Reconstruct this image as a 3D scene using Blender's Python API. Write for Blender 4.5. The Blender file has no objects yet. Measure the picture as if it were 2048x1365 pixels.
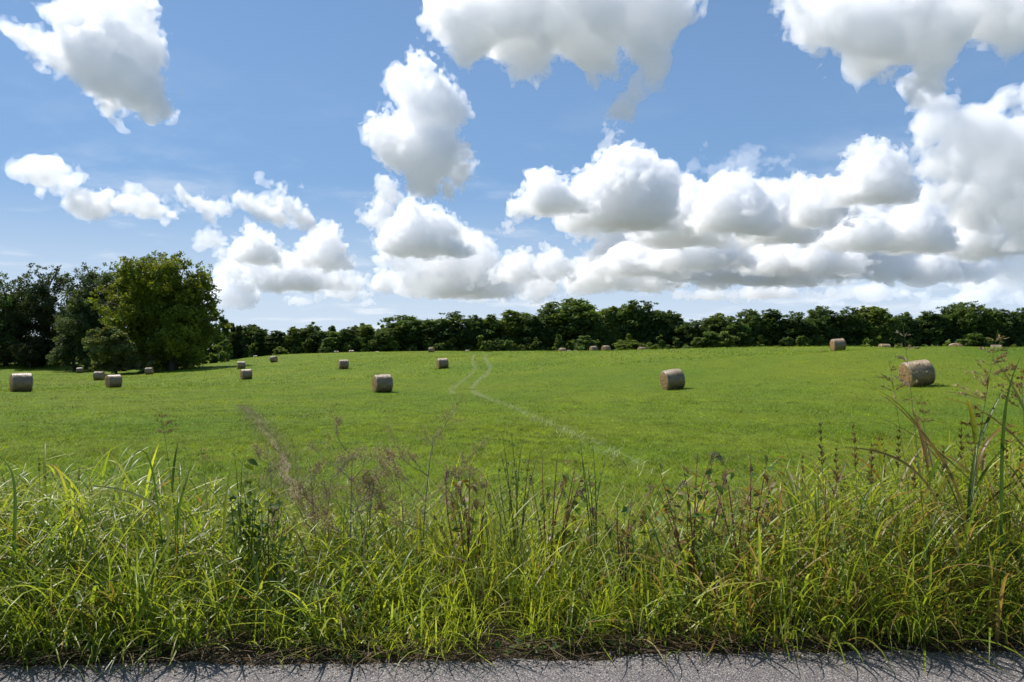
import bpy, bmesh, math, time
import numpy as np
from mathutils import Vector, Matrix

# ------------------------------------------------------------------ camera, sky, sun, exposure
scn = bpy.context.scene
COL = scn.collection
PI = math.pi
F = 1569.0            # focal length in pixels of the 2048-wide photograph
HOR = 690.0           # row of the eye-level horizon
EYE = 1.6
cam = bpy.data.cameras.new('camera')
cam_o = bpy.data.objects.new('camera', cam)
COL.objects.link(cam_o)
scn.camera = cam_o
cam.sensor_width = 36.0
cam.lens = 36.0 * F / 2048.0
cam.clip_start = 0.05
cam.clip_end = 120000.0
cam_o.location = (0, 0, EYE)
cam_o.rotation_euler = (math.radians(90) + math.atan((HOR - 682.5) / F), 0, 0)

SUN_EL = math.radians(52)
SUN_AZ = math.radians(53)     # left of the view direction, beyond the field
SUN = Vector((-math.sin(SUN_AZ) * math.cos(SUN_EL), math.cos(SUN_AZ) * math.cos(SUN_EL), math.sin(SUN_EL)))
world = bpy.data.worlds.new('World')
scn.world = world
world.use_nodes = True
wn = world.node_tree
bg = wn.nodes['Background']
sky = wn.nodes.new('ShaderNodeTexSky')
sky.sky_type = 'NISHITA'
sky.sun_disc = False
sky.sun_elevation = SUN_EL
sky.sun_rotation = math.atan2(SUN.x, SUN.y)
sky.altitude = 0
sky.air_density = 1.0
sky.dust_density = 0.0
sky.ozone_density = 3.0
# summer moisture pales the air towards the horizon, the same all round
wtc = wn.nodes.new('ShaderNodeTexCoord')
wsep = wn.nodes.new('ShaderNodeSeparateXYZ')
wn.links.new(wtc.outputs['Generated'], wsep.inputs[0])
def wmix(fac, a, b):
    m = wn.nodes.new('ShaderNodeMix'); m.data_type = 'RGBA'
    for k_, v_ in ((0, fac), (6, a), (7, b)):
        if isinstance(v_, tuple): m.inputs[k_].default_value = (*v_, 1)
        elif isinstance(v_, float): m.inputs[k_].default_value = v_
        else: wn.links.new(v_, m.inputs[k_])
    return m.outputs[2]
def wramp(v, a, b, fa, fb):
    r = wn.nodes.new('ShaderNodeMapRange'); r.interpolation_type = 'SMOOTHSTEP'
    for k_, x_ in enumerate((a, b, fa, fb)): r.inputs[k_ + 1].default_value = x_
    wn.links.new(v, r.inputs[0])
    return r.outputs[0]
def wmath(op, a, b):
    m = wn.nodes.new('ShaderNodeMath'); m.operation = op
    for k_, v_ in ((0, a), (1, b)):
        if isinstance(v_, float): m.inputs[k_].default_value = v_
        else: wn.links.new(v_, m.inputs[k_])
    return m.outputs[0]
Zs = wsep.outputs['Z']
moist = wmix(wramp(Zs, 0.0, 0.40, 0.80, 0.45), sky.outputs[0], (1.95, 3.75, 6.9))
moist = wmix(wramp(Zs, 0.0, 0.21, 0.85, 0.0), moist, (6.6, 7.7, 8.9))
# thin torn veil of high vapour over the whole sky, crowding towards the horizon by perspective
zz0 = wmath('ADD', wmath('MAXIMUM', Zs, 0.0), 0.09)
comb = wn.nodes.new('ShaderNodeCombineXYZ')
wn.links.new(wmath('DIVIDE', wsep.outputs['X'], zz0), comb.inputs[0])
wn.links.new(wmath('DIVIDE', wsep.outputs['Y'], zz0), comb.inputs[1])
wnz = wn.nodes.new('ShaderNodeTexNoise')
wn.links.new(comb.outputs[0], wnz.inputs['Vector'])
wnz.inputs['Scale'].default_value = 1.1; wnz.inputs['Detail'].default_value = 7.0; wnz.inputs['Roughness'].default_value = 0.6
veil = wmath('MULTIPLY', wramp(wnz.outputs[0], 0.50, 0.72, 0.0, 1.0), wramp(Zs, 0.02, 0.30, 0.75, 0.06))
moist = wmix(veil, moist, (9.0, 9.4, 9.9))
wn.links.new(moist, bg.inputs[0])
bg.inputs[1].default_value = 0.087
sun = bpy.data.lights.new('sun', 'SUN')
sun.energy = 5.0
sun.angle = math.radians(0.5)
sun.color = (1.0, 0.95, 0.88)
sun_o = bpy.data.objects.new('sun', sun)
COL.objects.link(sun_o)
sun_o.rotation_euler = SUN.to_track_quat('Z', 'Y').to_euler()
scn.view_settings.view_transform = 'Standard'
scn.view_settings.look = 'None'
scn.view_settings.exposure = 0.28
scn.view_settings.gamma = 1.0
scn.view_settings.use_curve_mapping = False
cy = scn.cycles
cy.max_bounces = 36
cy.volume_bounces = 36
cy.diffuse_bounces = 3
cy.glossy_bounces = 2
cy.transmission_bounces = 4
cy.transparent_max_bounces = 96
cy.use_denoising = True
cy.use_adaptive_sampling = True
cy.adaptive_threshold = 0.02
cy.sample_clamp_indirect = 6.0

T0 = time.time()
def tick(s):
    print('TICK %-20s %.1f' % (s, time.time() - T0))

# ------------------------------------------------------------------ helpers
def tag(o, label=None, cat=None, group=None, kind=None):
    if label: o['label'] = label
    if cat: o['category'] = cat
    if group: o['group'] = group
    if kind: o['kind'] = kind
    return o

def empty(name, loc=(0, 0, 0), rz=0.0):
    o = bpy.data.objects.new(name, None)
    o.empty_display_size = 0.3
    COL.objects.link(o)
    o.location = loc
    o.rotation_euler = (0, 0, rz)
    return o

def mesh_np(name, v, faces, mat=None, col=None, smooth=False, extra=None):
    """faces: list of (n, k) integer arrays, one for each polygon size"""
    if not isinstance(faces, (list, tuple)):
        faces = [faces]
    faces = [np.asarray(f, dtype=np.int32) for f in faces if len(f)]
    me = bpy.data.meshes.new(name)
    v = np.asarray(v, dtype=np.float32)
    me.vertices.add(len(v))
    me.vertices.foreach_set('co', v.ravel())
    idx = np.concatenate([f.ravel() for f in faces])
    tot = np.concatenate([np.full(len(f), f.shape[1], dtype=np.int32) for f in faces])
    start = np.concatenate(([0], np.cumsum(tot)[:-1])).astype(np.int32)
    me.loops.add(len(idx))
    me.loops.foreach_set('vertex_index', idx)
    me.polygons.add(len(tot))
    me.polygons.foreach_set('loop_start', start)
    me.polygons.foreach_set('loop_total', tot)
    if smooth:
        me.polygons.foreach_set('use_smooth', np.ones(len(tot), dtype=bool))
    me.update(calc_edges=True)
    if col is not None:
        c = np.ones((len(v), 4), dtype=np.float32)
        c[:, :3] = col
        a = me.attributes.new('col', 'FLOAT_COLOR', 'POINT')
        a.data.foreach_set('color', c.ravel())
    if extra:
        for k, arr in extra.items():
            a = me.attributes.new(k, 'FLOAT', 'POINT')
            a.data.foreach_set('value', np.asarray(arr, dtype=np.float32))
    if mat is not None:
        me.materials.append(mat)
    return me

def link(name, me, parent=None, loc=None, rot=None, scale=None):
    o = bpy.data.objects.new(name, me)
    COL.objects.link(o)
    if parent is not None: o.parent = parent
    if loc is not None: o.location = loc
    if rot is not None: o.rotation_euler = rot
    if scale is not None: o.scale = scale
    return o

class Nodes:
    def __init__(self, name):
        self.m = bpy.data.materials.new(name)
        self.m.use_nodes = True
        self.t = self.m.node_tree
        self.t.nodes.clear()
        self.out = self.t.nodes.new('ShaderNodeOutputMaterial')
    def n(self, typ, props=None, **ins):
        nd = self.t.nodes.new(typ)
        for k, v in (props or {}).items():
            setattr(nd, k, v)
        for k, v in ins.items():
            self.set(nd, k, v)
        return nd
    def set(self, nd, k, v):
        sock = nd.inputs[int(k[1:])] if k[0] == 'i' and k[1:].isdigit() else nd.inputs[k.replace('_', ' ')]
        if isinstance(v, bpy.types.NodeSocket):
            self.t.links.new(v, sock)
        elif isinstance(v, bpy.types.Node):
            self.t.links.new(v.outputs[0], sock)
        else:
            sock.default_value = v
    def mix(self, fac, a, b, mode='MIX'):
        nd = self.t.nodes.new('ShaderNodeMix')
        nd.data_type = 'RGBA'
        nd.blend_type = mode
        for i, v in ((0, fac), (6, a), (7, b)):
            if isinstance(v, bpy.types.NodeSocket): self.t.links.new(v, nd.inputs[i])
            elif isinstance(v, (tuple, list)): nd.inputs[i].default_value = (*v[:3], 1)
            else: nd.inputs[i].default_value = v
        return nd.outputs[2]
    def ramp(self, fac, stops, interp='LINEAR'):
        nd = self.t.nodes.new('ShaderNodeValToRGB')
        nd.color_ramp.interpolation = interp
        e = nd.color_ramp.elements
        while len(e) < len(stops): e.new(0.5)
        for i, (p, c) in enumerate(stops):
            e[i].position = p
            e[i].color = (*c, 1) if len(c) == 3 else c
        self.t.links.new(fac, nd.inputs[0])
        return nd.outputs[0]
    def noise(self, vec, scale, detail=4.0, rough=0.55, dist=0.0):
        nd = self.n('ShaderNodeTexNoise', Scale=scale, Detail=detail, Roughness=rough, Distortion=dist)
        if vec is not None: self.t.links.new(vec, nd.inputs['Vector'])
        return nd.outputs[0]
    def math(self, op, a, b=0.5, clamp=False):
        nd = self.n('ShaderNodeMath', dict(operation=op, use_clamp=clamp), i0=a, i1=b)
        return nd.outputs[0]
    def surface(self, s):
        self.t.links.new(s.outputs[0] if isinstance(s, bpy.types.Node) else s, self.out.inputs['Surface'])
        return self.m

def leaf_material(name, rough=0.42, trans=0.4, tint=(1.25, 1.15, 0.55), spec=0.4, vary=0.25):
    """leaf or blade colour from the mesh attribute col, a little varied, part of the light passing through"""
    N = Nodes(name)
    a = N.n('ShaderNodeAttribute', dict(attribute_name='col')).outputs['Color']
    geo = N.n('ShaderNodeNewGeometry')
    nz = N.noise(geo.outputs['Position'], 3.1, 3.0)
    f = N.n('ShaderNodeMapRange', i0=nz, i1=0.3, i2=0.7, i3=1.0 - vary, i4=1.0 + vary).outputs[0]
    cc = N.n('ShaderNodeVectorMath', dict(operation='SCALE'), i0=a)
    N.t.links.new(f, cc.inputs['Scale'])
    p = N.n('ShaderNodeBsdfPrincipled', Base_Color=cc.outputs[0], Roughness=rough)
    p.inputs['Specular IOR Level'].default_value = spec
    tc = N.n('ShaderNodeVectorMath', dict(operation='MULTIPLY'), i0=cc.outputs[0], i1=tint)
    tr = N.n('ShaderNodeBsdfTranslucent', Color=tc.outputs[0])
    mx = N.n('ShaderNodeMixShader', i0=trans, i1=p.outputs[0], i2=tr.outputs[0])
    return N.surface(mx)

def matte(name, c1, c2, scale=4.0, rough=0.85, bump=0.0, spec=0.3):
    N = Nodes(name)
    tc = N.n('ShaderNodeTexCoord').outputs['Object']
    nz = N.noise(tc, scale, 6.0, 0.65)
    c = N.ramp(nz, [(0.3, c1), (0.7, c2)])
    p = N.n('ShaderNodeBsdfPrincipled', Base_Color=c, Roughness=rough)
    p.inputs['Specular IOR Level'].default_value = spec
    if bump:
        b = N.n('ShaderNodeBump', Strength=0.6, Distance=bump, Height=nz)
        N.t.links.new(b.outputs[0], p.inputs['Normal'])
    return N.surface(p)

def hash3(ix, iy, iz, s):
    h = (ix * 374761393 + iy * 668265263 + iz * 2147483647 + s * 1274126177) & 0xffffffff
    h = ((h ^ (h >> 13)) * 1274126177) & 0xffffffff
    return ((h ^ (h >> 16)) & 0xffffff) / float(0xffffff)

def vnoise2(x, y, s=0):
    ix = np.floor(x).astype(np.int64); iy = np.floor(y).astype(np.int64)
    fx = x - ix; fy = y - iy
    ux = fx * fx * (3 - 2 * fx); uy = fy * fy * (3 - 2 * fy)
    r = 0
    for dx in (0, 1):
        for dy in (0, 1):
            r = r + (ux if dx else 1 - ux) * (uy if dy else 1 - uy) * hash3(ix + dx, iy + dy, 0 * ix, s)
    return r * 2 - 1

def fbm2(x, y, s=0, o=4):
    r = 0; a = 1.0; t = 0
    for k in range(o):
        r = r + a * vnoise2(x, y, s + k); t += a; a *= 0.5; x = x * 2.03; y = y * 2.03
    return r / t

def sstep(a, b, x):
    t = np.clip((x - a) / (b - a), 0, 1)
    return t * t * (3 - 2 * t)

# ------------------------------------------------------------------ the lie of the land
BD, BL = 1.48, 1.32         # bale diameter and length
# direction in the photo, row of the top, distance, yaw of the axis, which copy, label
BALES = [
    (42, 744.5, 58.8, -8, 0, 'big hay bale at the left edge of the field, nearest on that side'),
    (160, 735.0, 190, 4, 1, 'small dark hay bale in the hollow left of the big tree'),
    (199, 742.5, 124, 22, 2, 'hay bale half overlapped by the nearer bale in front of the big tree'),
    (228, 749.0, 84.4, -17, 3, 'hay bale with ragged end overlapping the bale behind it on the left'),
    (247, 730.5, 183, -25, 1, 'pale hay bale tucked against the bushes under the big tree'),
    (299, 735.0, 157, 18, 2, 'hay bale at the dark foot of the big tree'),
    (448, 714.5, 219, 3, 0, 'small hay bale on the slope just right of the big tree'),
    (458, 712.8, 262, 0, 1, 'tiny pale hay bale top over the rise beside the big tree'),
    (483, 722.5, 145, -6, 2, 'hay bale in the tree shadow, behind another bale on the left slope'),
    (493, 737.5, 107, -14, 3, 'hay bale below the tree shadow, lower of two on the left slope'),
    (511, 711.0, 268, 0, 0, 'tiny hay bale sliver on the left skyline of the field'),
    (548, 712.0, 178, 24, 1, 'hay bale at the right tip of the long tree shadow'),
    (673, 701.8, 232, 10, 2, 'left of two small hay bale tops close together on the left crest'),
    (703, 700.3, 226, -12, 3, 'right of two small hay bale tops close together on the left crest'),
    (687, 718.5, 118, -9, 0, 'leaning hay bale below the two bale tops of the left crest'),
    (755, 702.8, 262, 5, 1, 'tiny hay bale top just left of centre on the crest'),
    (765, 748.5, 62, -16, 0, 'large hay bale in the middle foreground of the field'),
    (863, 694.5, 215, 32, 2, 'round hay bale on the crest under the broad dark oak'),
    (886, 716.0, 105.5, -13, 3, 'hay bale just left of the wheel tracks'),
    (935, 699.8, 252, 0, 0, 'tiny white hay bale top left of the weed clump'),
    (1125, 696.0, 160, -38, 1, 'half sunken hay bale left of the close pair on the centre crest'),
    (1139, 700.0, 250, 6, 2, 'tiny pale bale top right beside the half sunken bale'),
    (1152, 700.8, 262, 0, 3, 'tiny white bale top between half sunken bale and close pair'),
    (1187, 692.0, 166, -30, 0, 'left bale of the close pair on the centre crest'),
    (1212, 691.0, 152, -42, 1, 'right, brighter bale of the close pair on the centre crest'),
    (1284, 694.0, 156, -40, 2, 'half hidden hay bale in front of the pale green bushes'),
    (1347, 737.5, 55.3, -24, 1, 'large hay bale alone on the right middle of the field'),
    (1677, 677.0, 90, -22, 3, 'hay bale standing whole on the right skyline'),
    (1768, 687.5, 107, -24, 0, 'hay bale top sunk behind the crest right of the skyline bale'),
    (1838, 719.5, 43, -27, 2, 'nearest hay bale with striped wrap, behind the tall seed stalks'),
    (1912, 687.0, 85, -72, 1, 'rounded bale end peeping over the crest above the striped bale'),
    (1993, 689.5, 108, 4, 3, 'pale bale top behind the tallest seed head'),
]

def px_x(px, d):
    return (px - 1024.0) / F * d

CP = []
for (px, yt, d, *_r) in BALES:
    CP.append((px_x(px, d), d, EYE + (HOR - yt) / F * d - BD + 0.02))
for (px, yr, d) in [(480, 717, 250), (550, 710.5, 238), (620, 707.5, 225), (700, 705, 214), (800, 703.5, 224), (900, 702.8, 234),
                    (1024, 703, 190), (1125, 703.6, 138), (1200, 704.2, 140), (1300, 702.5, 134), (1400, 698, 120), (1465, 695.5, 110),
                    (1536, 695, 104), (1677, 694.5, 101), (1768, 694.5, 90), (1850, 695, 78), (1912, 695.5, 70), (1980, 695.5, 72), (2048, 695.5, 76), (2200, 695, 80),
                    (430, 727, 235), (60, 722, 245), (-150, 720, 245), (160, 724, 245), (310, 742, 178), (1838, 773, 43), (2048, 768, 42)]:
    CP.append((px_x(px, d), d, EYE - (yr - HOR) / F * d))
for px in (-500, -100, 300, 700, 1100, 1500, 1900, 2300, 2600):
    CP.append((px_x(px, 310), 310, -3.2)); CP.append((px_x(px, 420), 420, -4.0))
for px in (-600, 300, 1024, 1750, 2600):
    CP += [(px_x(px, 9), 9, -0.30), (px_x(px, 13), 13, -0.55), (px_x(px, 22), 22, -0.95)]
for d, zl, zr in ((60, -2.1, 0.2), (120, -4.3, 0.3), (190, -5.2, -1.6)):
    CP.append((px_x(-500, d), d, zl)); CP.append((px_x(2550, d), d, zr))
CP = np.array(CP)

def tps_k(r2):
    return 0.5 * r2 * np.log(r2 + 1e-9)

def tps_fit(P, lam):
    n = len(P)
    xy = P[:, :2] / 100.0
    K = tps_k(((xy[:, None] - xy[None]) ** 2).sum(-1)) + lam * np.eye(n)
    Q = np.c_[np.ones(n), xy]
    A = np.block([[K, Q], [Q.T, np.zeros((3, 3))]])
    s = np.linalg.solve(A, np.r_[P[:, 2], 0, 0, 0])
    return xy, s[:n], s[n:]
TXY, TW, TA = tps_fit(CP, 5e-5)

def terrain(x, y):
    x = np.atleast_1d(np.asarray(x, float)); y = np.atleast_1d(np.asarray(y, float))
    X = np.clip(x, -330, 330) / 100.0; Y = np.clip(y, 4, 420) / 100.0
    z = TA[0] + TA[1] * X + TA[2] * Y
    for (a, b), w in zip(TXY, TW):
        z = z + w * tps_k((X - a) ** 2 + (Y - b) ** 2)
    far = sstep(300, 420, np.hypot(x, y))
    z = z * (1 - far) - 4.0 * far
    near = sstep(4.3, 9.5, y)
    z = z * near + (1 - near) * (-0.03)
    z = z + 0.06 * fbm2(x / 6.0, y / 6.0, 5, 3) * sstep(9, 20, y)
    return z

def ground_at(px, d):
    x = px_x(px, d)
    return Vector((x, d, float(terrain(x, d)[0])))

_DD = np.concatenate([np.linspace(5, 40, 240), np.linspace(40.2, 280, 800)])
def hit(px, py):
    """where the line of sight of a pixel meets the field"""
    z = EYE - (py - HOR) / F * _DD
    t = terrain(px_x(px, _DD), _DD)
    k = np.argmax(t > z)
    d = _DD[k]
    return Vector((px_x(px, d), d, t[k]))

tick('terrain fit')
# ------------------------------------------------------------------ ground sheet and road
def field_tint(x, y):
    """how yellow (0..1) the sward is: mown and regrown patches, no light in it"""
    a = 1.1 * fbm2(x / 15.0, y / 30.0, 11, 4) + 0.8 * fbm2(x / 3.0, y / 6.0, 23, 4) + 0.18 * np.sin(x * 0.35 + y * 0.55 + 2 * fbm2(x / 20, y / 20, 3, 2))
    return np.clip(0.5 + 0.55 * a, 0, 1)

gx = np.concatenate([[-9000, -3000, -1000, -600, -450], np.linspace(-330, -92, 48), np.linspace(-90, 90, 131), np.linspace(92, 330, 48), [450, 600, 1000, 3000, 9000]])
gy = np.concatenate([[-4000, -400, -60, -20, -6, 0, 3.2], np.linspace(3.9, 12, 34), np.linspace(12.5, 40, 56), np.linspace(41, 130, 90), np.linspace(132, 420, 90), [500, 700, 1200, 3000, 9000, 30000]])
GX, GY = np.meshgrid(gx, gy, indexing='ij')
GZ = np.concatenate([terrain(r, c) for r, c in zip(GX, GY)]).reshape(GX.shape)
nx, ny = GX.shape
ids = np.arange(nx * ny).reshape(nx, ny)
quads = np.stack([ids[:-1, :-1], ids[1:, :-1], ids[1:, 1:], ids[:-1, 1:]], -1).reshape(-1, 4)
N = Nodes('field_turf')
pos = N.n('ShaderNodeNewGeometry').outputs['Position']
n1 = N.noise(pos, 0.055, 5.0, 0.6)
n2 = N.noise(pos, 0.9, 5.0, 0.7)
n3 = N.noise(pos, 9.0, 4.0, 0.7)
c = N.ramp(n1, [(0.3, (0.078, 0.14, 0.011)), (0.7, (0.155, 0.185, 0.015))])
c = N.mix(N.math('MULTIPLY', N.ramp(n2, [(0.45, (0, 0, 0)), (0.75, (1, 1, 1))]), 0.5), c, (0.07, 0.14, 0.02))
c = N.mix(N.ramp(n3, [(0.52, (0, 0, 0)), (0.8, (0.75, 0.75, 0.75))]), c, (0.19, 0.24, 0.05))
wl = N.n('ShaderNodeAttribute', dict(attribute_name='woodland')).outputs['Fac']
c = N.mix(wl, c, (0.14, 0.15, 0.11))
vg = N.n('ShaderNodeAttribute', dict(attribute_name='verge')).outputs['Fac']
c = N.mix(vg, c, N.ramp(n3, [(0.3, (0.045, 0.032, 0.02)), (0.7, (0.115, 0.085, 0.05))]))
p = N.n('ShaderNodeBsdfPrincipled', Base_Color=c, Roughness=0.8)
p.inputs['Specular IOR Level'].default_value = 0.05
bm_ = N.n('ShaderNodeBump', Strength=0.8, Distance=0.12, Height=n3)
N.t.links.new(bm_.outputs[0], p.inputs['Normal'])
M_TURF = N.surface(p)
far_land = sstep(380, 600, np.maximum(np.abs(GX) * 1.2, np.abs(GY))).ravel()
g = link('ground', mesh_np('ground', np.c_[GX.ravel(), GY.ravel(), GZ.ravel()], quads, M_TURF, smooth=True, extra={'woodland': far_land, 'verge': (sstep(7.4, 6.2, GY) * sstep(3.0, 3.8, GY)).ravel()}))
tag(g, 'wide green hay field rolling up to the far trees', 'field', kind='structure')

N = Nodes('asphalt')
pos = N.n('ShaderNodeNewGeometry').outputs['Position']
vor = N.n('ShaderNodeTexVoronoi', dict(feature='F1'), Scale=125.0)
N.t.links.new(pos, vor.inputs['Vector'])
sp = N.n('ShaderNodeSeparateColor')
N.t.links.new(vor.outputs['Color'], sp.inputs[0])
c = N.ramp(sp.outputs[0], [(0.0, (0.11, 0.098, 0.091)), (0.45, (0.24, 0.212, 0.197)), (0.75, (0.315, 0.272, 0.245)), (0.93, (0.40, 0.36, 0.33)), (1.0, (0.62, 0.58, 0.54))])
c = N.mix(N.ramp(vor.outputs['Distance'], [(0.3, (0, 0, 0)), (0.75, (1, 1, 1))]), c, (0.085, 0.078, 0.078))
big = N.noise(pos, 1.3, 6.0, 0.6)
c = N.mix(0.45, c, N.ramp(big, [(0.3, (0.6, 0.6, 0.6)), (0.7, (1.15, 1.12, 1.1))]), 'MULTIPLY')
p = N.n('ShaderNodeBsdfPrincipled', Base_Color=c, Roughness=0.75)
b = N.n('ShaderNodeBump', dict(invert=True), Strength=0.9, Distance=0.006, Height=vor.outputs['Distance'])
N.t.links.new(b.outputs[0], p.inputs['Normal'])
M_ROAD = N.surface(p)
rx = np.linspace(-40, 40, 801)
edge = 4.03 + 0.044 * np.clip(rx, -6, 6) + 0.10 * fbm2(rx / 0.9, rx * 0, 3, 4) + 0.05 * fbm2(rx / 0.16, rx * 0, 9, 3)
rows = [np.full_like(rx, -3.0), np.full_like(rx, 2.0), edge - 0.10, edge - 0.02, edge, edge + 0.03]
zz = [0.0, 0.0, 0.0, -0.002, -0.012, -0.06]
V = np.concatenate([np.c_[rx, r, np.full_like(rx, z)] for r, z in zip(rows, zz)])
m = len(rx)
Q = np.concatenate([np.stack([np.arange(m - 1) + k * m, np.arange(1, m) + k * m, np.arange(1, m) + (k + 1) * m, np.arange(m - 1) + (k + 1) * m], -1) for k in range(len(rows) - 1)])
r_ = link('road', mesh_np('road', V, Q, M_ROAD))
tag(r_, 'grey asphalt road edge with coarse stone chips', 'road', kind='structure')
tick('ground')

# ------------------------------------------------------------------ hay bales
N = Nodes('net_wrapped_hay')
tc = N.n('ShaderNodeTexCoord').outputs['Object']
mp = N.n('ShaderNodeMapping', i3=(1.0, 6.0, 6.0)); N.t.links.new(tc, mp.inputs[0])
n1 = N.noise(tc, 2.2, 5.0, 0.6)
mp2 = N.n('ShaderNodeMapping', i3=(22.0, 2.0, 2.0)); N.t.links.new(tc, mp2.inputs[0])
n2 = N.noise(mp2.outputs[0], 2.0, 5.0, 0.7)
oi = N.n('ShaderNodeObjectInfo').outputs['Random']
c = N.ramp(n2, [(0.25, (0.10, 0.066, 0.036)), (0.5, (0.30, 0.207, 0.098)), (0.8, (0.56, 0.425, 0.235))])
c = N.mix(N.ramp(n1, [(0.4, (0, 0, 0)), (0.75, (0.6, 0.6, 0.6))]), c, (0.13, 0.095, 0.06))
c = N.mix(N.math('MULTIPLY', oi, 0.35), c, (0.16, 0.135, 0.115))
p = N.n('ShaderNodeBsdfPrincipled', Base_Color=c, Roughness=0.45)
p.inputs['Specular IOR Level'].default_value = 0.6
b = N.n('ShaderNodeBump', Strength=0.7, Distance=0.02, Height=n2); N.t.links.new(b.outputs[0], p.inputs['Normal'])
M_WRAP = N.surface(p)
N = Nodes('rolled_hay_end')
tc = N.n('ShaderNodeTexCoord').outputs['Object']
n1 = N.noise(tc, 5.0, 6.0, 0.7, 1.2)
n2 = N.noise(tc, 38.0, 3.0, 0.7)
c = N.ramp(n1, [(0.28, (0.10, 0.05, 0.016)), (0.5, (0.30, 0.165, 0.055)), (0.72, (0.50, 0.32, 0.14))])
c = N.mix(N.ramp(n2, [(0.5, (0, 0, 0)), (0.75, (0.7, 0.7, 0.7))]), c, (0.58, 0.42, 0.22))
p = N.n('ShaderNodeBsdfPrincipled', Base_Color=c, Roughness=0.8)
b = N.n('ShaderNodeBump', Strength=1.0, Distance=0.03, Height=n2); N.t.links.new(b.outputs[0], p.inputs['Normal'])
M_END = N.surface(p)

def bale_meshes(seed, ridges=26):
    rng = np.random.default_rng(seed)
    na = 56
    R, H = BD / 2, BL / 2
    # axis along x; ridges of net wrap run round the barrel
    xs = [-H, -H + 0.012, -H + 0.04]
    xs += list(np.linspace(-H + 0.06, H - 0.06, ridges * 3))
    xs += [H - 0.04, H - 0.012, H]
    xs = np.array(xs)
    prof = np.full(len(xs), R)
    prof[[0, -1]] = R - 0.085; prof[[1, -2]] = R - 0.035; prof[[2, -3]] = R - 0.006
    prof[3:-3] += 0.016 * np.where(np.arange(ridges * 3) % 3 == 1, 1, -0.5)
    prof = prof + 0.018 * np.sin(xs * 3.1 + seed) - 0.02 * (xs / H) ** 2
    th = np.linspace(0, 2 * PI, na, endpoint=False)
    A, X = np.meshgrid(th, xs)
    lump = 0.028 * fbm2(np.cos(A) * 2.0 + X * 2 + seed * 3, np.sin(A) * 2.0 + 7, seed, 3) + 0.008 * rng.standard_normal(A.shape)
    r = prof[:, None] + lump
    y = r * np.cos(A); z = r * np.sin(A)
    # weight of the bale: it sags and stands on a flat
    z = np.where(z < 0, z * (1 - 0.03), z * (1 - 0.015))
    flat = -R * 0.93
    z = np.where(z < flat, flat + (z - flat) * 0.25, z)
    y = y * (1 + 0.02 * (1 - z / R))
    V = np.c_[X.ravel(), y.ravel(), z.ravel()]
    n = len(xs)
    ii = np.arange(n * na).reshape(n, na)
    jj = np.roll(ii, -1, axis=1)
    Q = np.stack([ii[:-1], jj[:-1], jj[1:], ii[1:]], -1).reshape(-1, 4)
    barrel = mesh_np('wrap', V, Q, M_WRAP, smooth=True)
    ends = []
    for s in (-1, 1):
        rim_row = 0 if s < 0 else n - 1
        ry, rz = y[rim_row], z[rim_row]
        nr = 22
        vs = []
        for k in range(nr + 1):
            f = 1.0 - k / nr
            sp_ = 0.5 + 0.5 * np.sin((f * 13.0 + th / (2 * PI)) * 2 * PI)
            dx = s * (0.02 * (1 - f) * 1.5 + 0.022 * sp_ * min(1, 3 * (1 - f)) + 0.03 * fbm2(np.cos(th) * f * 5 + seed, np.sin(th) * f * 5, seed + 5, 3) * (k > 0))
            if k >= nr - 2: dx = dx - s * 0.06
            vs.append(np.c_[np.full(na, s * H) + dx, ry * f, rz * f])
        vs = np.concatenate(vs)
        ii = np.arange((nr + 1) * na).reshape(nr + 1, na); jj = np.roll(ii, -1, 1)
        q = np.stack([ii[:-1], jj[:-1], jj[1:], ii[1:]], -1).reshape(-1, 4)
        if s < 0: q = q[:, ::-1]
        # loose straw sticking out of the rolled face
        ns = 420
        a = rng.uniform(0, 2 * PI, ns); f = np.sqrt(rng.uniform(0, 1, ns)) * 0.97
        c0 = np.c_[np.full(ns, s * H), f * R * 0.94 * np.cos(a), f * R * 0.92 * np.sin(a)]
        d = np.c_[s * rng.uniform(0.3, 1.0, ns), -np.sin(a) + rng.normal(0, .5, ns), np.cos(a) - 0.5 + rng.normal(0, .5, ns)]
        d /= np.linalg.norm(d, axis=1)[:, None]
        L = rng.uniform(0.05, 0.16, ns)[:, None]
        sd = np.cross(d, rng.normal(size=(ns, 3))); sd /= np.linalg.norm(sd, axis=1)[:, None]
        tri = np.stack([c0 - sd * 0.005, c0 + sd * 0.005, c0 + d * L], 1).reshape(-1, 3)
        o = len(vs)
        vs = np.concatenate([vs, tri])
        ends.append(mesh_np('hay_end', vs, [q, (np.arange(ns * 3) + o).reshape(-1, 3)], M_END, smooth=False))
    return barrel, ends

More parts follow.
